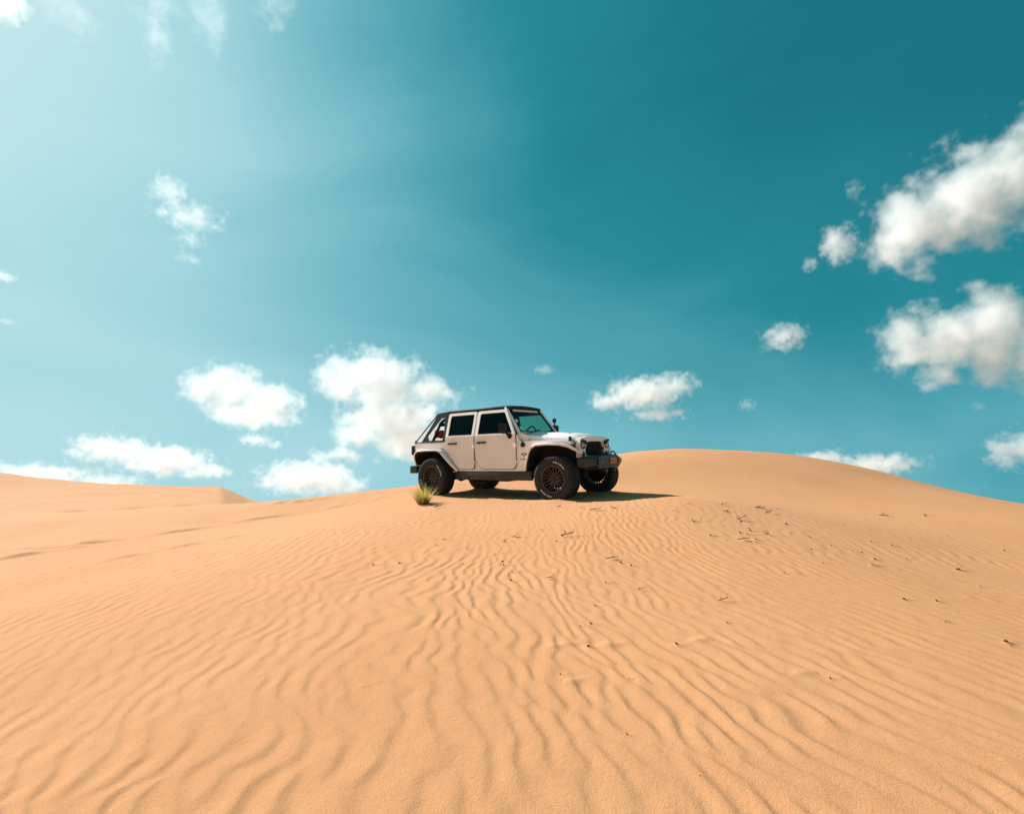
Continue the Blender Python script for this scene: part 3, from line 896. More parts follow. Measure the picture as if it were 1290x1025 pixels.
# mirror on each front door (with a small extra mirror on top)
for s in (-1, 1):
    b = C()
    b.tube([(1.90, s * 0.78, 0.80), (1.89, s * 0.88, 0.84)], 0.025, 10)
    b.tube([(1.895, s * 0.775, 0.80), (1.895, s * 0.80, 0.80)], 0.055, 14)
    b.loft([[(1.80, s * 0.86, 0.84), (1.80, s * 1.02, 0.86), (1.80, s * 1.02, 1.04), (1.80, s * 0.86, 1.04)],
            [(1.89, s * 0.87, 0.85), (1.89, s * 1.01, 0.87), (1.89, s * 1.01, 1.03), (1.89, s * 0.87, 1.03)],
            [(1.92, s * 0.90, 0.88), (1.92, s * 0.98, 0.89), (1.92, s * 0.98, 1.00), (1.92, s * 0.90, 1.00)]], True, 0.014)
    if s > 0:
      b.tube([(1.86, s * 0.93, 1.03), (1.86, s * 0.93, 1.10)], 0.016, 8)
      b.lathe([(0, 0.035), (0.045, 0.03), (0.055, 0.0), (0.05, -0.02), (0, -0.02)], 16, (1.85, s * 0.93, 1.14), 'X')
    mir = b.build('mirror', M_BLACK, car)
    b = C(); b.box(1.792, 1.797, s * 0.94 - 0.065, s * 0.94 + 0.065, 0.865, 1.025)
    b.build('mirror_glass', M_MIRROR, mir)
    if s < 0: continue
    b = C(); b.box(1.905, 1.926, s * 1.0 - 0.018, s * 1.0 + 0.018, 0.87, 1.03, 0.006)
    b.build('mirror_trim', M_CHROME, mir)

# soft top: roof cloth, rear side flaps with a cut-out, straps
b = C()
loops = []
for x, zt, w in ((-0.20, 1.365, 0.60), (0.16, 1.40, 0.615), (0.60, 1.402, 0.62), (1.00, 1.400, 0.62), (1.40, 1.41, 0.615), (1.66, 1.412, 0.605), (1.72, 1.395, 0.60)):
    loops.append([(x, -w, zt - 0.055), (x, -w - 0.012, zt - 0.03), (x, -w + 0.02, zt - 0.006), (x, -w * 0.5, zt + 0.012), (x, 0, zt + 0.018), (x, w * 0.5, zt + 0.012), (x, w - 0.02, zt - 0.006), (x, w + 0.012, zt - 0.03), (x, w, zt - 0.055)])
b.loft(loops, True)
top = b.build('soft_top', M_FABRIC, car, 40)
for s in (-1, 1):
    b = C()
    yy = lambda x, z: s * (0.757 - 0.22 * (z - 0.75))
    yi = lambda x, z: s * (0.742 - 0.22 * (z - 0.75))
    outer = [(-0.53, 0.752), (-0.34, 1.02), (-0.12, 1.36), (0.05, 1.37), (0.205, 1.37), (0.205, 1.05), (0.205, 0.752), (-0.12, 0.752)]
    inn = [(-0.31, 0.775), (-0.36, 0.87), (-0.07, 1.20), (-0.02, 1.25), (0.09, 1.25), (0.11, 1.0), (0.09, 0.775), (-0.12, 0.775)]
    b.ring(outer, inn, yy, yi)
    b.build('side_flap', M_FABRIC, top)
    b = C(); b.tube([(-0.72, s * 0.735, 0.755), (-0.45, s * 0.70, 1.02), (-0.16, s * 0.60, 1.345)], 0.013, 6)
    b.build('strap', M_FABRIC, top)
    b = C(); b.tube([(-0.715, s * 0.74, 0.70), (-0.715, s * 0.74, 0.79)], 0.022, 8); b.build('strap_buckle', M_BLACK, top)
# sport bars in the back
b = C()
for s in (-1, 1):
    b.tube([(0.20, s * 0.56, 1.30), (-0.10, s * 0.58, 1.16), (-0.40, s * 0.60, 0.66)], 0.032, 10)
    b.tube([(0.20, s * 0.56, 1.30), (1.60, s * 0.54, 1.31)], 0.035, 8)
    b.tube([(0.20, s * 0.56, 1.30), (0.22, s * 0.58, 0.60)], 0.045, 10)
b.tube([(0.20, -0.56, 1.30), (0.20, 0.56, 1.30)], 0.045, 10)
b.tube([(-0.12, -0.58, 1.12), (-0.12, 0.58, 1.12)], 0.04, 10)
b.build('sport_bar', M_FABRIC, car)


# seats, steering wheel, dashboard
def seat(x, y, w):
    b = C()
    b.loft([[(x - 0.05, y - w, 0.30), (x + 0.45, y - w, 0.34), (x + 0.45, y + w, 0.34), (x - 0.05, y + w, 0.30)], [(x - 0.05, y - w, 0.45), (x + 0.45, y - w, 0.48), (x + 0.45, y + w, 0.48), (x - 0.05, y + w, 0.45)]], True, 0.03)
    b.loft([[(x, y - w, 0.44), (x + 0.10, y - w, 0.44), (x + 0.10, y + w, 0.44), (x, y + w, 0.44)], [(x - 0.17, y - w * 0.85, 0.98), (x - 0.08, y - w * 0.85, 0.98), (x - 0.08, y + w * 0.85, 0.98), (x - 0.17, y + w * 0.85, 0.98)]], True, 0.03)
    b.loft([[(x - 0.17, y - 0.12, 1.00), (x - 0.09, y - 0.12, 1.00), (x - 0.09, y + 0.12, 1.00), (x - 0.17, y + 0.12, 1.00)], [(x - 0.20, y - 0.11, 1.16), (x - 0.12, y - 0.11, 1.16), (x - 0.12, y + 0.11, 1.16), (x - 0.20, y + 0.11, 1.16)]], True, 0.03)
    b.build('seat', M_SEAT, car)


seat(1.12, -0.36, 0.24); seat(1.12, 0.36, 0.24); seat(0.34, 0.0, 0.55)
b = C(); b.prism([(1.72, 0.55), (1.72, 0.80), (1.80, 0.87), (2.02, 0.86), (2.02, 0.55)], -0.62, 0.62, 0.01); b.build('dashboard', M_SEAT, car)
b = C()
c0 = Vector((1.58, 0.36, 0.84))
pts = [tuple(c0 + Vector((0.07 * math.sin(t), 0.185 * math.cos(t), 0.17 * math.sin(t)))) for t in [2 * math.pi * k / 20 for k in range(21)]]
b.tube(pts, 0.015, 6); b.tube([tuple(c0), (1.76, 0.36, 0.78)], 0.03, 8); b.tube([pts[0], tuple(c0), pts[10]], 0.012, 6)
b.build('steering_wheel', M_SEAT, car)

# bumpers, steps, lamps
b = C()
b.loft([[(3.30, -0.60, 0.15), (3.30, -0.74, 0.20), (3.30, -0.74, 0.33), (3.30, -0.58, 0.385), (3.30, 0.58, 0.385), (3.30, 0.74, 0.33), (3.30, 0.74, 0.20), (3.30, 0.60, 0.15)],
        [(3.44, -0.56, 0.13), (3.44, -0.72, 0.19), (3.44, -0.72, 0.33), (3.44, -0.54, 0.395), (3.44, 0.54, 0.395), (3.44, 0.72, 0.33), (3.44, 0.72, 0.19), (3.44, 0.56, 0.13)],
        [(3.56, -0.40, 0.16), (3.56, -0.50, 0.22), (3.56, -0.50, 0.32), (3.56, -0.38, 0.375), (3.56, 0.38, 0.375), (3.56, 0.50, 0.32), (3.56, 0.50, 0.22), (3.56, 0.40, 0.16)]], True, 0.012)
b.box(3.10, 3.31, -0.42, -0.30, 0.12, 0.26); b.box(3.10, 3.31, 0.30, 0.42, 0.12, 0.26)
fb = b.build('front_bumper', M_STEEL, car)
b = C(); b.box(3.565, 3.578, 0.03, 0.31, 0.235, 0.335, 0.004); b.build('number_plate', M_PLATE, fb)
for k in range(5):
    b = C(); y = 0.075 + 0.048 * k
    b.box(3.5785, 3.580, y - 0.010, y + 0.010, 0.262, 0.308); b.build('plate_mark', M_BADGE, fb)
b = C(); b.box(3.562, 3.60, 0.34, 0.47, 0.235, 0.325, 0.01); b.build('fog_lamp', M_AMBER, fb)
b = C(); b.box(3.562, 3.60, -0.47, -0.34, 0.235, 0.325, 0.01); b.build('fog_lamp', M_STEEL, fb)
for s in (-1, 1):
    b = C(); b.tube([(3.50 + 0.05 * math.cos(t), s * 0.30, 0.385 + 0.065 * math.sin(t)) for t in [math.pi * k / 8 for k in range(9)]], 0.013, 8); b.build('tow_hook', M_BLACK, fb)
    b = C(); b.box(3.43, 3.60, s * 0.17 - 0.025, s * 0.17 + 0.025, 0.09, 0.15, 0.008); b.build('shackle_mount', M_STEEL, fb)
b = C(); b.lathe([(0.0, 0.0), (0.05, 0.0), (0.05, 0.10), (0, 0.10)], 14, (3.40, -0.05, 0.42), 'Y'); b.box(3.32, 3.48, -0.20, 0.20, 0.385, 0.415, 0.005); b.build('winch', M_BLACK, fb)
b = C(); b.prism([(-0.86, 0.08), (-0.86, 0.22), (-0.82, 0.24), (-0.70, 0.24), (-0.66, 0.18), (-0.68, 0.08)], -0.79, 0.79, 0.012); b.build('rear_bumper', M_STEEL, car)
for s in (-1, 1):
    b = C(); b.box(-0.84, -0.70, s * 0.71 - 0.055, s * 0.71 + 0.07, 0.48, 0.685, 0.012); tl = b.build('tail_light', M_BLACK, car)
    b = C(); b.box(-0.846, -0.838, s * 0.715 - 0.045, s * 0.715 + 0.05, 0.50, 0.665, 0.003); b.build('tail_lens', M_RED, tl)
    b = C()
    b.box(0.46, 2.36, s * 0.70, s * 0.785, -0.045, 0.127, 0.02)
    for x in (0.8, 1.4, 2.0): b.box(x - 0.03, x + 0.03, s * 0.40, s * 0.80, -0.02, 0.03)
    b.build('rock_slider', M_STEEL, car)

# running gear
b = C()
for s in (-1, 1):
    b.box(-0.70, 3.30, s * 0.42 - 0.05, s * 0.42 + 0.05, 0.0, 0.11)
    for ax in (RX, FX):
        for k in range(11):
            pass
        pts = [(ax + 0.06 * math.cos(t), s * 0.46 + 0.06 * math.sin(t), 0.02 + 0.36 * t / (2 * math.pi * 5)) for t in [2 * math.pi * k / 10 for k in range(51)]]
        b.tube(pts, 0.010, 5)
    b.tube([(RX - 0.16, s * 0.50, -0.06), (RX - 0.28, s * 0.44, 0.42)], 0.032, 8)
    b.tube([(FX - 0.16, s * 0.50, -0.06), (FX - 0.22, s * 0.44, 0.45)], 0.032, 8)
    b.tube([(RX + 0.05, s * 0.45, -0.06), (RX + 0.85, s * 0.42, 0.02)], 0.028, 8)
    b.tube([(FX - 0.05, s * 0.45, -0.06), (FX - 0.85, s * 0.42, 0.02)], 0.028, 8)
for ax in (RX, FX):
    b.tube([(ax, -0.70, 0), (ax, 0.70, 0)], 0.055, 12)
    b.lathe([(0, -0.15), (0.09, -0.12), (0.13, 0), (0.09, 0.12), (0, 0.15)], 16, (ax, 0.12 if ax > 1 else 0.0, -0.01), 'X')
b.box(0.5, 1.5, -0.35, 0.35, -0.10, 0.10); b.box(1.5, 2.7, -0.25, 0.25, -0.02, 0.12); b.box(2.45, 3.18, -0.53, 0.53, 0.12, 0.66)
b.box(-0.62, -0.25, -0.35, 0.38, -0.06, 0.10)
b.tube([(-0.75, -0.42, -0.01), (-0.40, -0.40, 0.0)], 0.035, 8)
b.build('chassis', M_UNDER, car)

# aerial stub and badges on the near side
b = C(); b.lathe([(0, -0.035), (0.040, -0.035), (0.046, -0.01), (0.046, 0.0)], 14, (2.183, -0.765, 0.622)); b.tube([(2.178, -0.79, 0.63), (2.172, -0.785, 0.72)], 0.011, 6)
b.build('aerial_base', M_BLACK, car)
b = C()
b.prism([(2.132, 0.452), (2.155, 0.468), (2.236, 0.468), (2.262, 0.452), (2.25, 0.430), (2.215, 0.425), (2.196, 0.385), (2.176, 0.425), (2.142, 0.430)], -0.766, -0.771)
b.build('badge', M_BADGE, car)
b = C(); b.prism([(2.158, 0.459), (2.194, 0.442), (2.236, 0.459), (2.215, 0.436), (2.196, 0.420), (2.176, 0.436)], -0.7712, -0.774); b.build('badge_centre', M_WHITE, car)
for k in range(7):
    x = 2.118 + 0.026 * k
    b = C(); b.box(x, x + 0.018, -0.770, -0.766, 0.342, 0.362); b.build('badge_letter', M_BADGE, car)


# wheels
RT = 0.405
def tyre_mesh(me_name):
    b = MB()
    prof = [(0.238, -0.125), (0.262, -0.150), (0.315, -0.162), (0.362, -0.158), (0.385, -0.140), (RT - 0.010, -0.118), (RT - 0.006, 0), (RT - 0.010, 0.118), (0.385, 0.140), (0.362, 0.158), (0.315, 0.162), (0.262, 0.150), (0.238, 0.125)]
    b.lathe(prof, 60)
    n = 44
    for k in range(n):
        for row, (ya, yb) in enumerate(((-0.150, -0.085), (-0.068, -0.008), (0.008, 0.068), (0.085, 0.150))):
            t0 = 2 * math.pi * (k + (0.5 if row % 2 else 0)) / n; dt = 2 * math.pi / n * 0.62
            sk = 0.018 * (1 if row % 2 else -1)
            P = []
            for r in (RT - 0.016, RT + 0.004):
                for y, tt in ((ya, t0 - sk), (yb, t0 + sk), (yb, t0 + dt + sk), (ya, t0 + dt - sk)):
                    rr = r - (0.016 if abs(y) > 0.14 else 0)
                    P.append((rr * math.cos(tt), y, rr * math.sin(tt)))
            b.loft([P[:4], P[4:]])
        # shoulder lugs running down the sidewall
        t0 = 2 * math.pi * k / n; dt = 2 * math.pi / n * 0.5
        for s in (-1, 1):
            P = [[(r * math.cos(t), y * s, r * math.sin(t)) for r, y, t in ((0.360, 0.152, t0), (0.360, 0.152, t0 + dt), (0.392, 0.132, t0 + dt), (0.392, 0.132, t0))],
                 [(r * math.cos(t), y * s, r * math.sin(t)) for r, y, t in ((0.360, 0.166, t0), (0.360, 0.166, t0 + dt), (0.394, 0.150, t0 + dt), (0.394, 0.150, t0))]]
            b.loft(P)
    return b


def rim_mesh():
    b = MB()
    # outer face towards -y; dished barrel, lip ring, twelve split spokes
    b.lathe([(0.240, -0.128), (0.250, -0.146), (0.238, -0.152), (0.222, -0.148), (0.214, -0.128), (0.208, -0.02), (0.205, 0.10), (0.222, 0.125), (0.240, 0.125)], 60)
    b.lathe([(0.0, -0.098), (0.060, -0.098), (0.078, -0.086), (0.088, -0.060), (0.088, -0.03), (0.0, -0.03)], 40)
    n = 9
    for k in range(n):
        t = 2 * math.pi * k / n
        for sp in (-1, 1):
            a0, a1 = t + sp * 0.09, t + sp * 0.235
            def pt(r, a, off, y): return (r * math.cos(a) - off * math.sin(a), y, r * math.sin(a) + off * math.cos(a))
            b.loft([[pt(0.075, a0, -0.011, -0.088), pt(0.075, a0, 0.011, -0.088), pt(0.075, a0, 0.011, -0.05), pt(0.075, a0, -0.011, -0.05)],
                    [pt(0.150, (a0 + a1) / 2, -0.008, -0.082), pt(0.150, (a0 + a1) / 2, 0.008, -0.082), pt(0.150, (a0 + a1) / 2, 0.008, -0.045), pt(0.150, (a0 + a1) / 2, -0.008, -0.045)],
                    [pt(0.214, a1, -0.010, -0.112), pt(0.214, a1, 0.010, -0.112), pt(0.214, a1, 0.010, -0.06), pt(0.214, a1, -0.010, -0.06)]])
    for k in range(24):
        t = 2 * math.pi * k / 24
        b.lathe([(0.0, -0.006), (0.0065, -0.006), (0.0065, 0.004)], 6, (0.236 * math.cos(t), -0.150, 0.236 * math.sin(t)))
    return b


def place_wheel(src, x, y, flip, steer=0.0):
    w = bpy.data.objects.new('wheel', None); COL.objects.link(w); w.parent = car
    w.location = (x, y, HUB); w.rotation_euler = (0, random.uniform(0, 1), (math.pi if flip else 0) + steer)
    for s in src:
        c = s.copy(); COL.objects.link(c); c.parent = w
    return w


wheel0 = bpy.data.objects.new('wheel', None); COL.objects.link(wheel0); wheel0.parent = car
wheel0.location = (FX, -0.80, HUB); wheel0.rotation_euler = (0, 0.25, 0)
parts = [tyre_mesh('tyre').build('tyre', M_RUBBER, wheel0, 30), rim_mesh().build('rim', M_RIM, wheel0, 30)]
b = MB(); b.lathe([(0, -0.112), (0.035, -0.110), (0.045, -0.095)], 20)
for k in range(5):
    t = 2 * math.pi * k / 5
    b.lathe([(0, -0.012), (0.011, -0.012), (0.011, 0.004)], 6, (0.062 * math.cos(t), -0.098, 0.062 * math.sin(t)))
parts.append(b.build('hub_cap', M_RIMDARK, wheel0))
b = MB(); b.lathe([(0.0, 0.02), (0.165, 0.02), (0.165, 0.045), (0.0, 0.045)], 30); b.box(-0.05, 0.10, -0.02, 0.06, 0.11, 0.19, 0.01)
parts.append(b.build('brake_disc', M_UNDER, wheel0))
for base in (0.9, 4.05):
    b = MB()
    for k, wd in enumerate((0.07, 0.05, 0.07, 0.05, 0.03, 0.07, 0.06, 0.07)):
        t0 = base + 0.105 * k; t1 = t0 + wd
        P = [[(r * math.cos(t), -yy_, r * math.sin(t)) for r, t in ((0.292, t0), (0.292, t1), (0.318, t1), (0.318, t0))] for yy_ in (0.160, 0.1655)]
        b.loft(P)
    lt = b.build('tyre_lettering', M_WLET, wheel0); tag(lt, kind='stuff'); parts.append(lt)
place_wheel(parts, RX, -0.80, False)
place_wheel(parts, FX, 0.80, True)
place_wheel(parts, RX, 0.80, True)

# magenta bundle lying in the back of the car
b = MB(HUB)
rnd = random.Random(3)
for k in range(7):
    c = (-0.22 + 0.26 * rnd.random() - 0.10, -0.62 + 0.16 * rnd.random(), 0.88 + 0.09 * rnd.random())
    b.lathe([(0.0, -0.07), (0.045, -0.055), (0.07, 0.0), (0.045, 0.055), (0.0, 0.07)], 9, c, 'XYZ'[k % 3])
bag = b.build('cloth_bundle', M_MAGENTA)
bag.matrix_world = car.matrix_world.copy()
tag(bag, 'dark magenta bundle seen through the opening at the back of the white car', 'bundle')


# ------------------------------------------------------------------ grass tuft by the rear wheel
def leaf_material(name, base, tip):
    m = bpy.data.materials.new(name); m.use_nodes = True; nt = m.node_tree; bs = nt.nodes['Principled BSDF']; bs.inputs['Roughness'].default_value = 0.6
    at = nt.nodes.new('ShaderNodeAttribute'); at.attribute_name = 'along'
    tl = nt.nodes.new('ShaderNodeBsdfTranslucent'); ms = nt.nodes.new('ShaderNodeMixShader'); ms.inputs[0].default_value = 0.5
    on = nt.nodes['Material Output']; nt.links.new(bs.outputs[0], ms.inputs[1]); nt.links.new(tl.outputs[0], ms.inputs[2]); nt.links.new(ms.outputs[0], on.inputs['Surface'])
    oi = nt.nodes.new('ShaderNodeMix'); oi.data_type = 'RGBA'; oi.inputs['A'].default_value = (*base, 1); oi.inputs['B'].default_value = (*tip, 1)
    nt.links.new(at.outputs['Fac'], oi.inputs['Factor']); nt.links.new(oi.outputs['Result'], bs.inputs['Base Color']); nt.links.new(oi.outputs['Result'], tl.inputs['Color'])
    return m


def grass_tuft(px, py, n, hgt):
    x, y = at_pixel(px, py)
    z = ground_z(x, y)
    root = bpy.data.objects.new('grass_tuft', None); COL.objects.link(root); root.location = (x, y, z)
    rg = random.Random(8)
    for name, mat, cnt, up in (('green_blades', leaf_material('green_blade', (0.27, 0.20, 0.05), (0.56, 0.48, 0.10)), n, 1.0),
                               ('dry_blades', leaf_material('dry_blade', (0.10, 0.05, 0.03), (0.42, 0.28, 0.14)), n // 2, 0.45)):
        V, F, A = [], [], []
        for k in range(cnt):
            a = rg.uniform(0, 2 * math.pi); rr = 0.10 * math.sqrt(rg.random()); tilt = R(rg.uniform(14, 80 if up > 0.9 else 88)); L = hgt * rg.uniform(0.55, 1.1) * (up if up > 0.9 else 0.75)
            wv = rg.uniform(0.0045, 0.009)
            d = Vector((math.cos(a), math.sin(a), 0)); side = Vector((-d.y, d.x, 0)); bx = Vector((rr * math.cos(a), rr * math.sin(a), -0.01))
            p = bx.copy(); i0 = len(V)
            for j in range(5):
                t = j / 4; ang_ = tilt * (0.55 + 0.75 * t * t)
                w = wv * (1 - t) ** 0.8
                V += [tuple(p - side * w), tuple(p + side * w)]; A += [t, t]
                p = p + (d * math.sin(ang_) + Vector((0, 0, math.cos(ang_)))) * L / 4
            for j in range(4):
                q = i0 + 2 * j; F.append((q, q + 1, q + 3, q + 2))
        me = bpy.data.meshes.new(name); me.from_pydata(V, [], F)
        at = me.attributes.new('along', 'FLOAT', 'POINT'); at.data.foreach_set('value', A)
        o = link(name, me, root, [mat])
        tag(o, kind='stuff')
    tag(root, 'spiky yellow-green grass tuft growing in front of the rear wheel', 'grass tuft')
    return root


grass_tuft(533, 635, 170, 0.42)

# ------------------------------------------------------------------ pebbles and twigs
M_PEBBLE = material('dark_pebble', (0.055, 0.026, 0.018), 0.8, bump=(60, 0.004))
M_TWIG = material('dry_twig', (0.085, 0.040, 0.022), 0.85, noise=(40.0, (0.16, 0.09, 0.05), 0.7))


def pebble_mesh(seed):
    bm = bmesh.new(); bmesh.ops.create_icosphere(bm, subdivisions=2, radius=0.5); rg = random.Random(seed)
    k = [rg.uniform(0.6, 1.2) for _ in range(3)]; off = [Vector((rg.uniform(-1, 1), rg.uniform(-1, 1), rg.uniform(-1, 1))).normalized() for _ in range(7)]
    for v in bm.verts:
        d = v.co.normalized(); s = 1 + 0.22 * sum(max(0, d.dot(o)) ** 3 for o in off) - 0.25
        v.co = Vector((d.x * k[0], d.y * k[1], d.z * 0.7)) * 0.5 * s
    for f in bm.faces: f.smooth = True
    me = bpy.data.meshes.new('pebble'); bm.to_mesh(me); bm.free(); me.materials.append(M_PEBBLE)
    return me


PB = [pebble_mesh(i) for i in range(5)]


def twig_mesh(seed):
    rg = random.Random(seed); b = MB()
    def branch(p, d, L, r, depth):
        pts = [p]
        for _ in range(3):
            d = (d + Vector((rg.uniform(-0.4, 0.4), rg.uniform(-0.4, 0.4), rg.uniform(-0.25, 0.2)))).normalized()
            p = p + d * L / 3; p.z = max(p.z, 0.0); pts.append(p.copy())
        b.tube(pts, r, 5, r * 0.5)
        if depth:
            for q in pts[1:]:
                if rg.random() < 0.75:
                    branch(q.copy(), (d + Vector((rg.uniform(-1, 1), rg.uniform(-1, 1), rg.uniform(0.0, 0.7)))).normalized(), L * rg.uniform(0.3, 0.55), r * 0.6, depth - 1)
    branch(Vector((-0.5, 0, 0.02)), Vector((1, 0.1, 0.12)).normalized(), 1.0, 0.035, 1)
    branch(Vector((-0.3, 0, 0.02)), Vector((0.5, 0.6, 0.35)).normalized(), 0.5, 0.03, 1)
    for v in b.bm.verts: pass
    o = b.build('twig', M_TWIG); me = o.data; bpy.data.objects.remove(o)
    return me


TW = [twig_mesh(20 + i) for i in range(6)]


ORD = ['first', 'second', 'third', 'fourth', 'fifth', 'sixth', 'seventh', 'eighth', 'ninth', 'tenth', 'eleventh', 'twelfth']


def spot_words(px, py):
    if px < 600: return 'left of the middle below the grass tuft'
    if py < 650: return 'just below the car shadow'
    if px < 830: return 'on the ripples below the front wheel'
    if py < 700 and px < 1000: return 'beyond the tip of the car shadow'
    if px < 1000: return 'low on the ripples right of the middle'
    if py < 720: return 'on the smooth slope at right'
    return 'low on the rippled slope at right'


sx = np.array([[s[0] for s in SPOTS]]); sy = np.array([[s[1] for s in SPOTS]])
sz = sand_height(sx, sy)[0]
rg = random.Random(12)
for i, (x, y, size, kind, px, py) in enumerate(SPOTS):
    where = spot_words(px, py)
    mates = sorted(q[4] + q[5] * 0.001 for q in SPOTS if q[3] == kind and spot_words(q[4], q[5]) == where)
    n = mates.index(px + py * 0.001); m_ = len(mates)
    order = ORD[n] + ' from the left' if n < (m_ + 1) // 2 else ORD[m_ - 1 - n] + ' from the right'
    order = order.replace('first from the left', 'leftmost').replace('first from the right', 'rightmost')
    if kind == 'pebble':
        o = bpy.data.objects.new('pebble', PB[i % 5]); k = max(size, 0.010) * 0.62
        o.scale = (k, k, k); o.location = (x, y, sz[i] + k * 0.12); o.rotation_euler = (0, 0, rg.uniform(0, 6.28))
        tag(o, 'dark pebble, ' + order + ' of those ' + where, 'pebble', 'dark pebbles scattered on the sand')
    else:
        o = bpy.data.objects.new('dry_twig', TW[i % 6]); k = size * 0.9
        o.scale = (k, k, k); o.location = (x, y, sz[i] + 0.002); o.rotation_euler = (0, 0, rg.uniform(-0.5, 0.6))
        tag(o, 'dry twig, ' + order + ' of those ' + where, 'twig', 'dry twigs strewn on the sand')
    COL.objects.link(o)

# ------------------------------------------------------------------ clouds
# Each cloud is a solid body of lobes: a white core mesh wrapped in a veil of scattering air droplets, both from one density field.
M_CORE = bpy.data.materials.new('cloud_core'); M_CORE.use_nodes = True
_b = M_CORE.node_tree.nodes['Principled BSDF']
_b.inputs['Base Color'].default_value = (0.92, 0.92, 0.93, 1); _b.inputs['Roughness'].default_value = 1.0; _b.inputs['Specular IOR Level'].default_value = 0.0


def density_nodes(nt, pos, lobes, seed, scale, rough, fuzz):
    """The same field for the mesh builder and for the veil's shader: lobes plus fractal noise (0 at the outer edge)."""
    N, L = nt.nodes, nt.links
    def mth(op, a, b=None, c=None):
        k = N.new('ShaderNodeMath'); k.operation = op
        for i, v in enumerate((a, b, c)):
            if v is None: continue
            if isinstance(v, (int, float)): k.inputs[i].default_value = v
            else: L.new(v, k.inputs[i])
        return k.outputs[0]
    f = None
    for (c, r) in lobes:
        a = N.new('ShaderNodeVectorMath'); a.operation = 'SUBTRACT'; L.new(pos, a.inputs[0]); a.inputs[1].default_value = c
        d = N.new('ShaderNodeVectorMath'); d.operation = 'DIVIDE'; L.new(a.outputs[0], d.inputs[0]); d.inputs[1].default_value = r
        l = N.new('ShaderNodeVectorMath'); l.operation = 'LENGTH'; L.new(d.outputs[0], l.inputs[0])
        e = mth('SUBTRACT', 1.0, l.outputs['Value'])
        f = e if f is None else mth('SMOOTH_MAX', f, e, 0.12)
    no = N.new('ShaderNodeTexNoise'); no.noise_dimensions = '4D'; L.new(pos, no.inputs['Vector'])
    no.inputs['W'].default_value = seed; no.inputs['Scale'].default_value = scale; no.inputs['Detail'].default_value = 8.0
    no.inputs['Roughness'].default_value = rough
    return mth('SUBTRACT', mth('MULTIPLY_ADD', mth('SUBTRACT', no.outputs[0], 0.5), fuzz, f), 0.12)


def iso_mesh(name, lobes, seed, scale, rough, fuzz, lo, hi, res, level):
    """Surface of the field at one level, as a plain mesh."""
    me = bpy.data.meshes.new('tmp'); ob = bpy.data.objects.new('tmp', me); COL.objects.link(ob)
    g = bpy.data.node_groups.new('tmp', 'GeometryNodeTree'); g.interface.new_socket('Geometry', in_out='OUTPUT', socket_type='NodeSocketGeometry')
    N, L = g.nodes, g.links
    out = N.new('NodeGroupOutput'); vc = N.new('GeometryNodeVolumeCube'); vm = N.new('GeometryNodeVolumeToMesh'); pos = N.new('GeometryNodeInputPosition')
    vc.inputs['Min'].default_value = lo; vc.inputs['Max'].default_value = hi
    for ax, n in zip('XYZ', res): vc.inputs['Resolution ' + ax].default_value = n
    vc.inputs['Background'].default_value = -1.0
    L.new(density_nodes(g, pos.outputs[0], lobes, seed, scale, rough, fuzz), vc.inputs['Density'])
    vm.inputs['Threshold'].default_value = level
    L.new(vc.outputs[0], vm.inputs[0]); L.new(vm.outputs[0], out.inputs[0])
    md = ob.modifiers.new('g', 'NODES'); md.node_group = g
    dg = bpy.context.evaluated_depsgraph_get()
    res_me = bpy.data.meshes.new_from_object(ob.evaluated_get(dg)); res_me.name = name
    bpy.data.objects.remove(ob); bpy.data.meshes.remove(me); bpy.data.node_groups.remove(g)
    res_me.materials.clear()
    if len(res_me.polygons):
        res_me.polygons.foreach_set('use_smooth', np.ones(len(res_me.polygons), bool))
    return res_me


def cloud_body(lobes, seed, scale, rough, fuzz, lo, hi, pxm, dens, core):
    def res(step): return [max(12, min(240, int((hi[i] - lo[i]) / step))) for i in range(3)]
    args = (lobes, seed * 1.37, scale, rough, fuzz, lo, hi)
    hull = iso_mesh('cloud_veil', *args, res(pxm * 2.6), -0.08)
    cme = iso_mesh('cloud', *args, res(pxm * 1.5), core)
    m = bpy.data.materials.new('cloud_veil'); m.use_nodes = True; nt = m.node_tree; nt.nodes.clear()
    out = nt.nodes.new('ShaderNodeOutputMaterial'); pv = nt.nodes.new('ShaderNodeVolumePrincipled'); tc = nt.nodes.new('ShaderNodeTexCoord')
    pv.inputs['Color'].default_value = (0.915, 0.93, 0.945, 1); pv.inputs['Anisotropy'].default_value = 0.22
    f = density_nodes(nt, tc.outputs['Object'], lobes, seed * 1.37, scale, rough, fuzz)
    mp = nt.nodes.new('ShaderNodeMapRange'); nt.links.new(f, mp.inputs['Value']); mp.inputs['From Min'].default_value = 0.0; mp.inputs['From Max'].default_value = 0.70
    mp.inputs['To Max'].default_value = dens * 0.052 / pxm
    nt.links.new(mp.outputs[0], pv.inputs['Density']); nt.links.new(pv.outputs[0], out.inputs['Volume'])
    has_core = False
    if has_core:
        root = link('cloud', cme, None, [M_CORE])
        veil = link('cloud_veil', hull, root, [m])
    else:
        root = link('cloud', hull, None, [m])
    return root


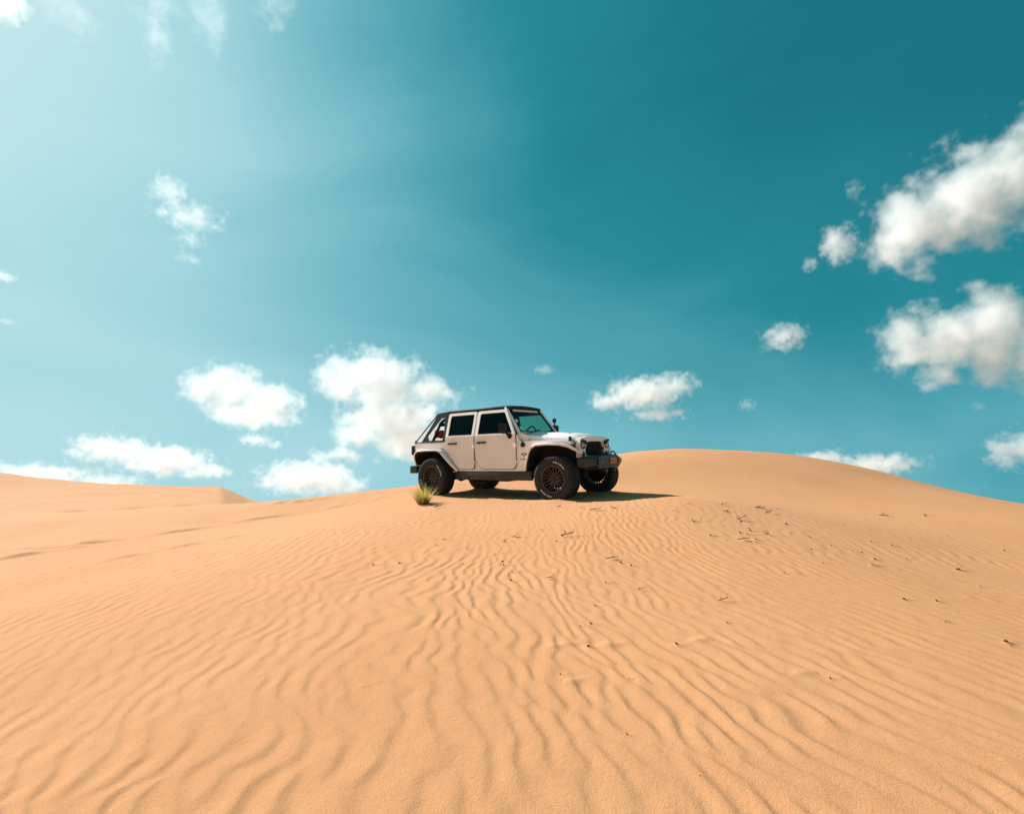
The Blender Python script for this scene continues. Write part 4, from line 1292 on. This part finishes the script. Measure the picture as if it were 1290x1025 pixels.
def cloud(label, D, ell, seed, dens=1.0, fuzz=3.0, rough=0.66, core=0.42, deep=0.7, lump=0.9):
    """ell: lobes as photo ellipses (px, py, rx, ry); D: metres away. Lobes get depth along the line of sight."""
    px0 = sum(e[0] for e in ell) / len(ell); py0 = sum(e[1] for e in ell) / len(ell)
    o = Vector(ray(px0, py0)) - Vector((0, 0, EYE))
    az = math.atan2(o.x, o.y); hd = math.hypot(o.x, o.y); k = D / hd
    cx, cyy, cz = o.x * k, o.y * k, o.z * k + EYE
    rv = Vector((math.cos(az), -math.sin(az), 0)); fw = Vector((math.sin(az), math.cos(az), 0))
    def plane(px, py):
        d = Vector(ray(px, py)) - Vector((0, 0, EYE)); t = D / d.dot(fw)
        return (d * t).dot(rv), d.z * t + EYE - cz
    rnd = random.Random(seed); lobes = []
    for (x, y, rx, ry) in ell:
        X, Z = plane(x, y); ax = abs(plane(x + rx, y)[0] - X); azr = abs(plane(x, y - ry)[1] - Z)
        dp = min(max(ax, azr) * deep, 2.2 * azr)
        lobes.append(((X, rnd.uniform(-0.2, 0.2) * dp, Z), (ax * 1.24, dp, azr * 1.24)))
    small = min(min(l[1][0], l[1][2]) for l in lobes)
    big = max(l[1][2] for l in lobes)
    lo = [min(l[0][i] - l[1][i] for l in lobes) - 0.35 * big for i in range(3)]; hi = [max(l[0][i] + l[1][i] for l in lobes) + 0.35 * big for i in range(3)]
    pxm = D / FPX * 1.0
    scale = lump / big * 2.3
    root = cloud_body(lobes, seed, scale, rough, fuzz, lo, hi, pxm, dens, core)
    root.location = (cx, cyy, cz); root.rotation_euler = (0, 0, -az)
    tag(root, label, 'cloud', 'white clouds in the teal sky')


cloud('big ragged white cloud at the right edge, upper of two', 1500, [(1146, 284, 58, 52), (1215, 248, 72, 55), (1290, 218, 68, 60), (1123, 321, 34, 18), (1350, 235, 74, 58), (1205, 294, 56, 24)], 3, rough=0.64)
cloud('broad white cloud at the right edge under the biggest ragged one', 1600, [(1140, 428, 43, 38), (1195, 428, 56, 48), (1255, 410, 64, 50), (1320, 425, 66, 60), (1185, 470, 38, 20), (1240, 444, 58, 36)], 5)
cloud('small puffy cloud just left of the biggest ragged cloud', 1450, [(1055, 308, 26, 22), (1022, 332, 11, 10)], 9, rough=0.65, fuzz=3.2)
cloud('tiny faint wisp above the small puff left of the biggest cloud', 1450, [(1076, 238, 12, 11)], 12, dens=0.35, fuzz=3.4, rough=0.7)
cloud('small lone puff hanging high above the right dune', 1700, [(986, 424, 27, 16), (998, 420, 15, 13)], 15, rough=0.66, fuzz=3.2)
cloud('flat white cloud just above the hood of the car', 1900, [(812, 497, 45, 20), (852, 483, 26, 14), (768, 505, 26, 12), (828, 523, 40, 7)], 18, rough=0.64, fuzz=3.2)
cloud('oval white cloud left of the car and the tall cloud behind it', 1800, [(288, 492, 45, 30), (338, 508, 42, 28), (258, 490, 30, 22), (310, 520, 50, 18)], 21)
cloud('tall white cloud rising directly behind the rear of the car', 1850, [(428, 478, 32, 30), (478, 482, 54, 38), (540, 490, 38, 16), (495, 525, 62, 28), (450, 550, 40, 16), (530, 555, 64, 24), (428, 572, 32, 11), (460, 455, 18, 14)], 24)
cloud('low white cloud touching the dune crest left of the car', 2100, [(390, 600, 56, 20), (425, 610, 36, 14), (362, 606, 32, 14)], 27)
cloud('long white cloud above the far dune on the left', 2100, [(145, 566, 50, 18), (205, 580, 60, 18), (120, 560, 30, 12), (255, 592, 35, 10)], 30)
cloud('pale low bank of cloud resting on the far dune at the left edge', 2400, [(50, 598, 76, 15), (135, 606, 50, 10), (-30, 594, 64, 16)], 33, dens=0.7)
cloud('small flat cloud between the oval cloud and the low one by the crest', 2000, [(322, 554, 20, 8), (346, 560, 11, 6)], 36, fuzz=3.2)
cloud('soft bright puff alone in the pale upper left of the sky', 1300, [(238, 274, 40, 15), (215, 268, 25, 9), (240, 303, 20, 9), (236, 325, 16, 6), (215, 240, 22, 18)], 39, rough=0.70, fuzz=4.2, dens=0.45)
cloud('strip of cloud peeping over the right dune', 2300, [(1036, 578, 38, 10), (1100, 586, 56, 14), (1130, 580, 20, 11)], 42, fuzz=3.2, rough=0.64)
cloud('white cloud cut by the right edge just above the dune', 1900, [(1272, 567, 36, 22), (1300, 560, 40, 24)], 45)
cloud('dazzling white cloud in the top left corner', 1200, [(12, 2, 32, 22), (-25, -5, 40, 30)], 48)
cloud('thin torn wisp at the top edge, left of the feathery wisp', 1200, [(190, 2, 34, 26), (196, 42, 14, 30), (205, 60, 10, 22), (85, 12, 40, 22)], 51, dens=0.13, fuzz=4.6, rough=0.72)
cloud('thin feathery wisp at the top edge, next to the darker sky', 1200, [(262, 10, 26, 30), (272, 40, 14, 24), (345, 8, 24, 22), (350, 30, 12, 14)], 54, dens=0.11, fuzz=4.8, rough=0.74)
cloud('small flat cloud at the left edge, upper of the two there', 1500, [(2, 348, 22, 7)], 57)
cloud('faint small cloud at the left edge, lower of the two there', 1600, [(8, 405, 13, 5)], 60, dens=0.6)
cloud('faint speck of cloud right of the cloud over the hood', 2000, [(941, 510, 13, 7)], 63, dens=0.45, fuzz=3.4)
cloud('faint speck of cloud above the windscreen of the car', 2000, [(685, 466, 13, 6)], 66, dens=0.45, fuzz=3.4)
cloud('faint speck of cloud between the two lower clouds at the right edge', 2000, [(1232, 511, 11, 6)], 69, dens=0.45, fuzz=3.4)


# unseen clouds added to the right, behind and overhead to whiten the fill light
def fill_cloud(label, az_deg, el_deg, D, w, h, seed):
    a, e = R(az_deg), R(el_deg); rnd = random.Random(seed)
    lobes = [((rnd.uniform(-0.8, 0.8) * w, rnd.uniform(-0.3, 0.3) * w, rnd.uniform(-0.2, 0.3) * h), (w * rnd.uniform(0.4, 0.7), w * 0.5, h * rnd.uniform(0.7, 1.1))) for _ in range(5)]
    lo = [min(l[0][i] - l[1][i] for l in lobes) - 0.3 * h for i in range(3)]; hi = [max(l[0][i] + l[1][i] for l in lobes) + 0.3 * h for i in range(3)]
    root = cloud_body(lobes, seed, 1.5 / h, 0.66, 3.0, lo, hi, 4.5, 1.0, 0.0)
    root.location = (D * math.cos(e) * math.sin(a), D * math.cos(e) * math.cos(a), D * math.sin(e)); root.rotation_euler = (0, 0, -a)
    tag(root, label, 'cloud', 'white clouds in the teal sky')


FILL_WORDS = ['added fill cloud low beyond the right edge of the picture', 'added fill cloud high beyond the right edge of the picture', 'broad low added fill cloud off to the right behind the viewer',
             'high added fill cloud behind the viewer on the right', 'broadest low added fill cloud straight behind the viewer', 'high added fill cloud behind the viewer on the left', 'broad low added fill cloud off to the left behind the viewer',
             'small low added fill cloud beyond the left edge of the picture', 'small added fill cloud almost overhead on the right', 'small added fill cloud almost overhead behind the viewer']
for k_, (az_, el_, w_, h_) in enumerate(((75, 22, 330, 120), (100, 38, 300, 120), (128, 20, 380, 140), (160, 35, 320, 130), (185, 17, 420, 150), (215, 40, 300, 120), (240, 20, 380, 140), (265, 12, 300, 100), (80, 62, 260, 110), (190, 68, 280, 110))):
    fill_cloud(FILL_WORDS[k_], az_, el_, 1600, w_, h_, 100 + 3 * k_)
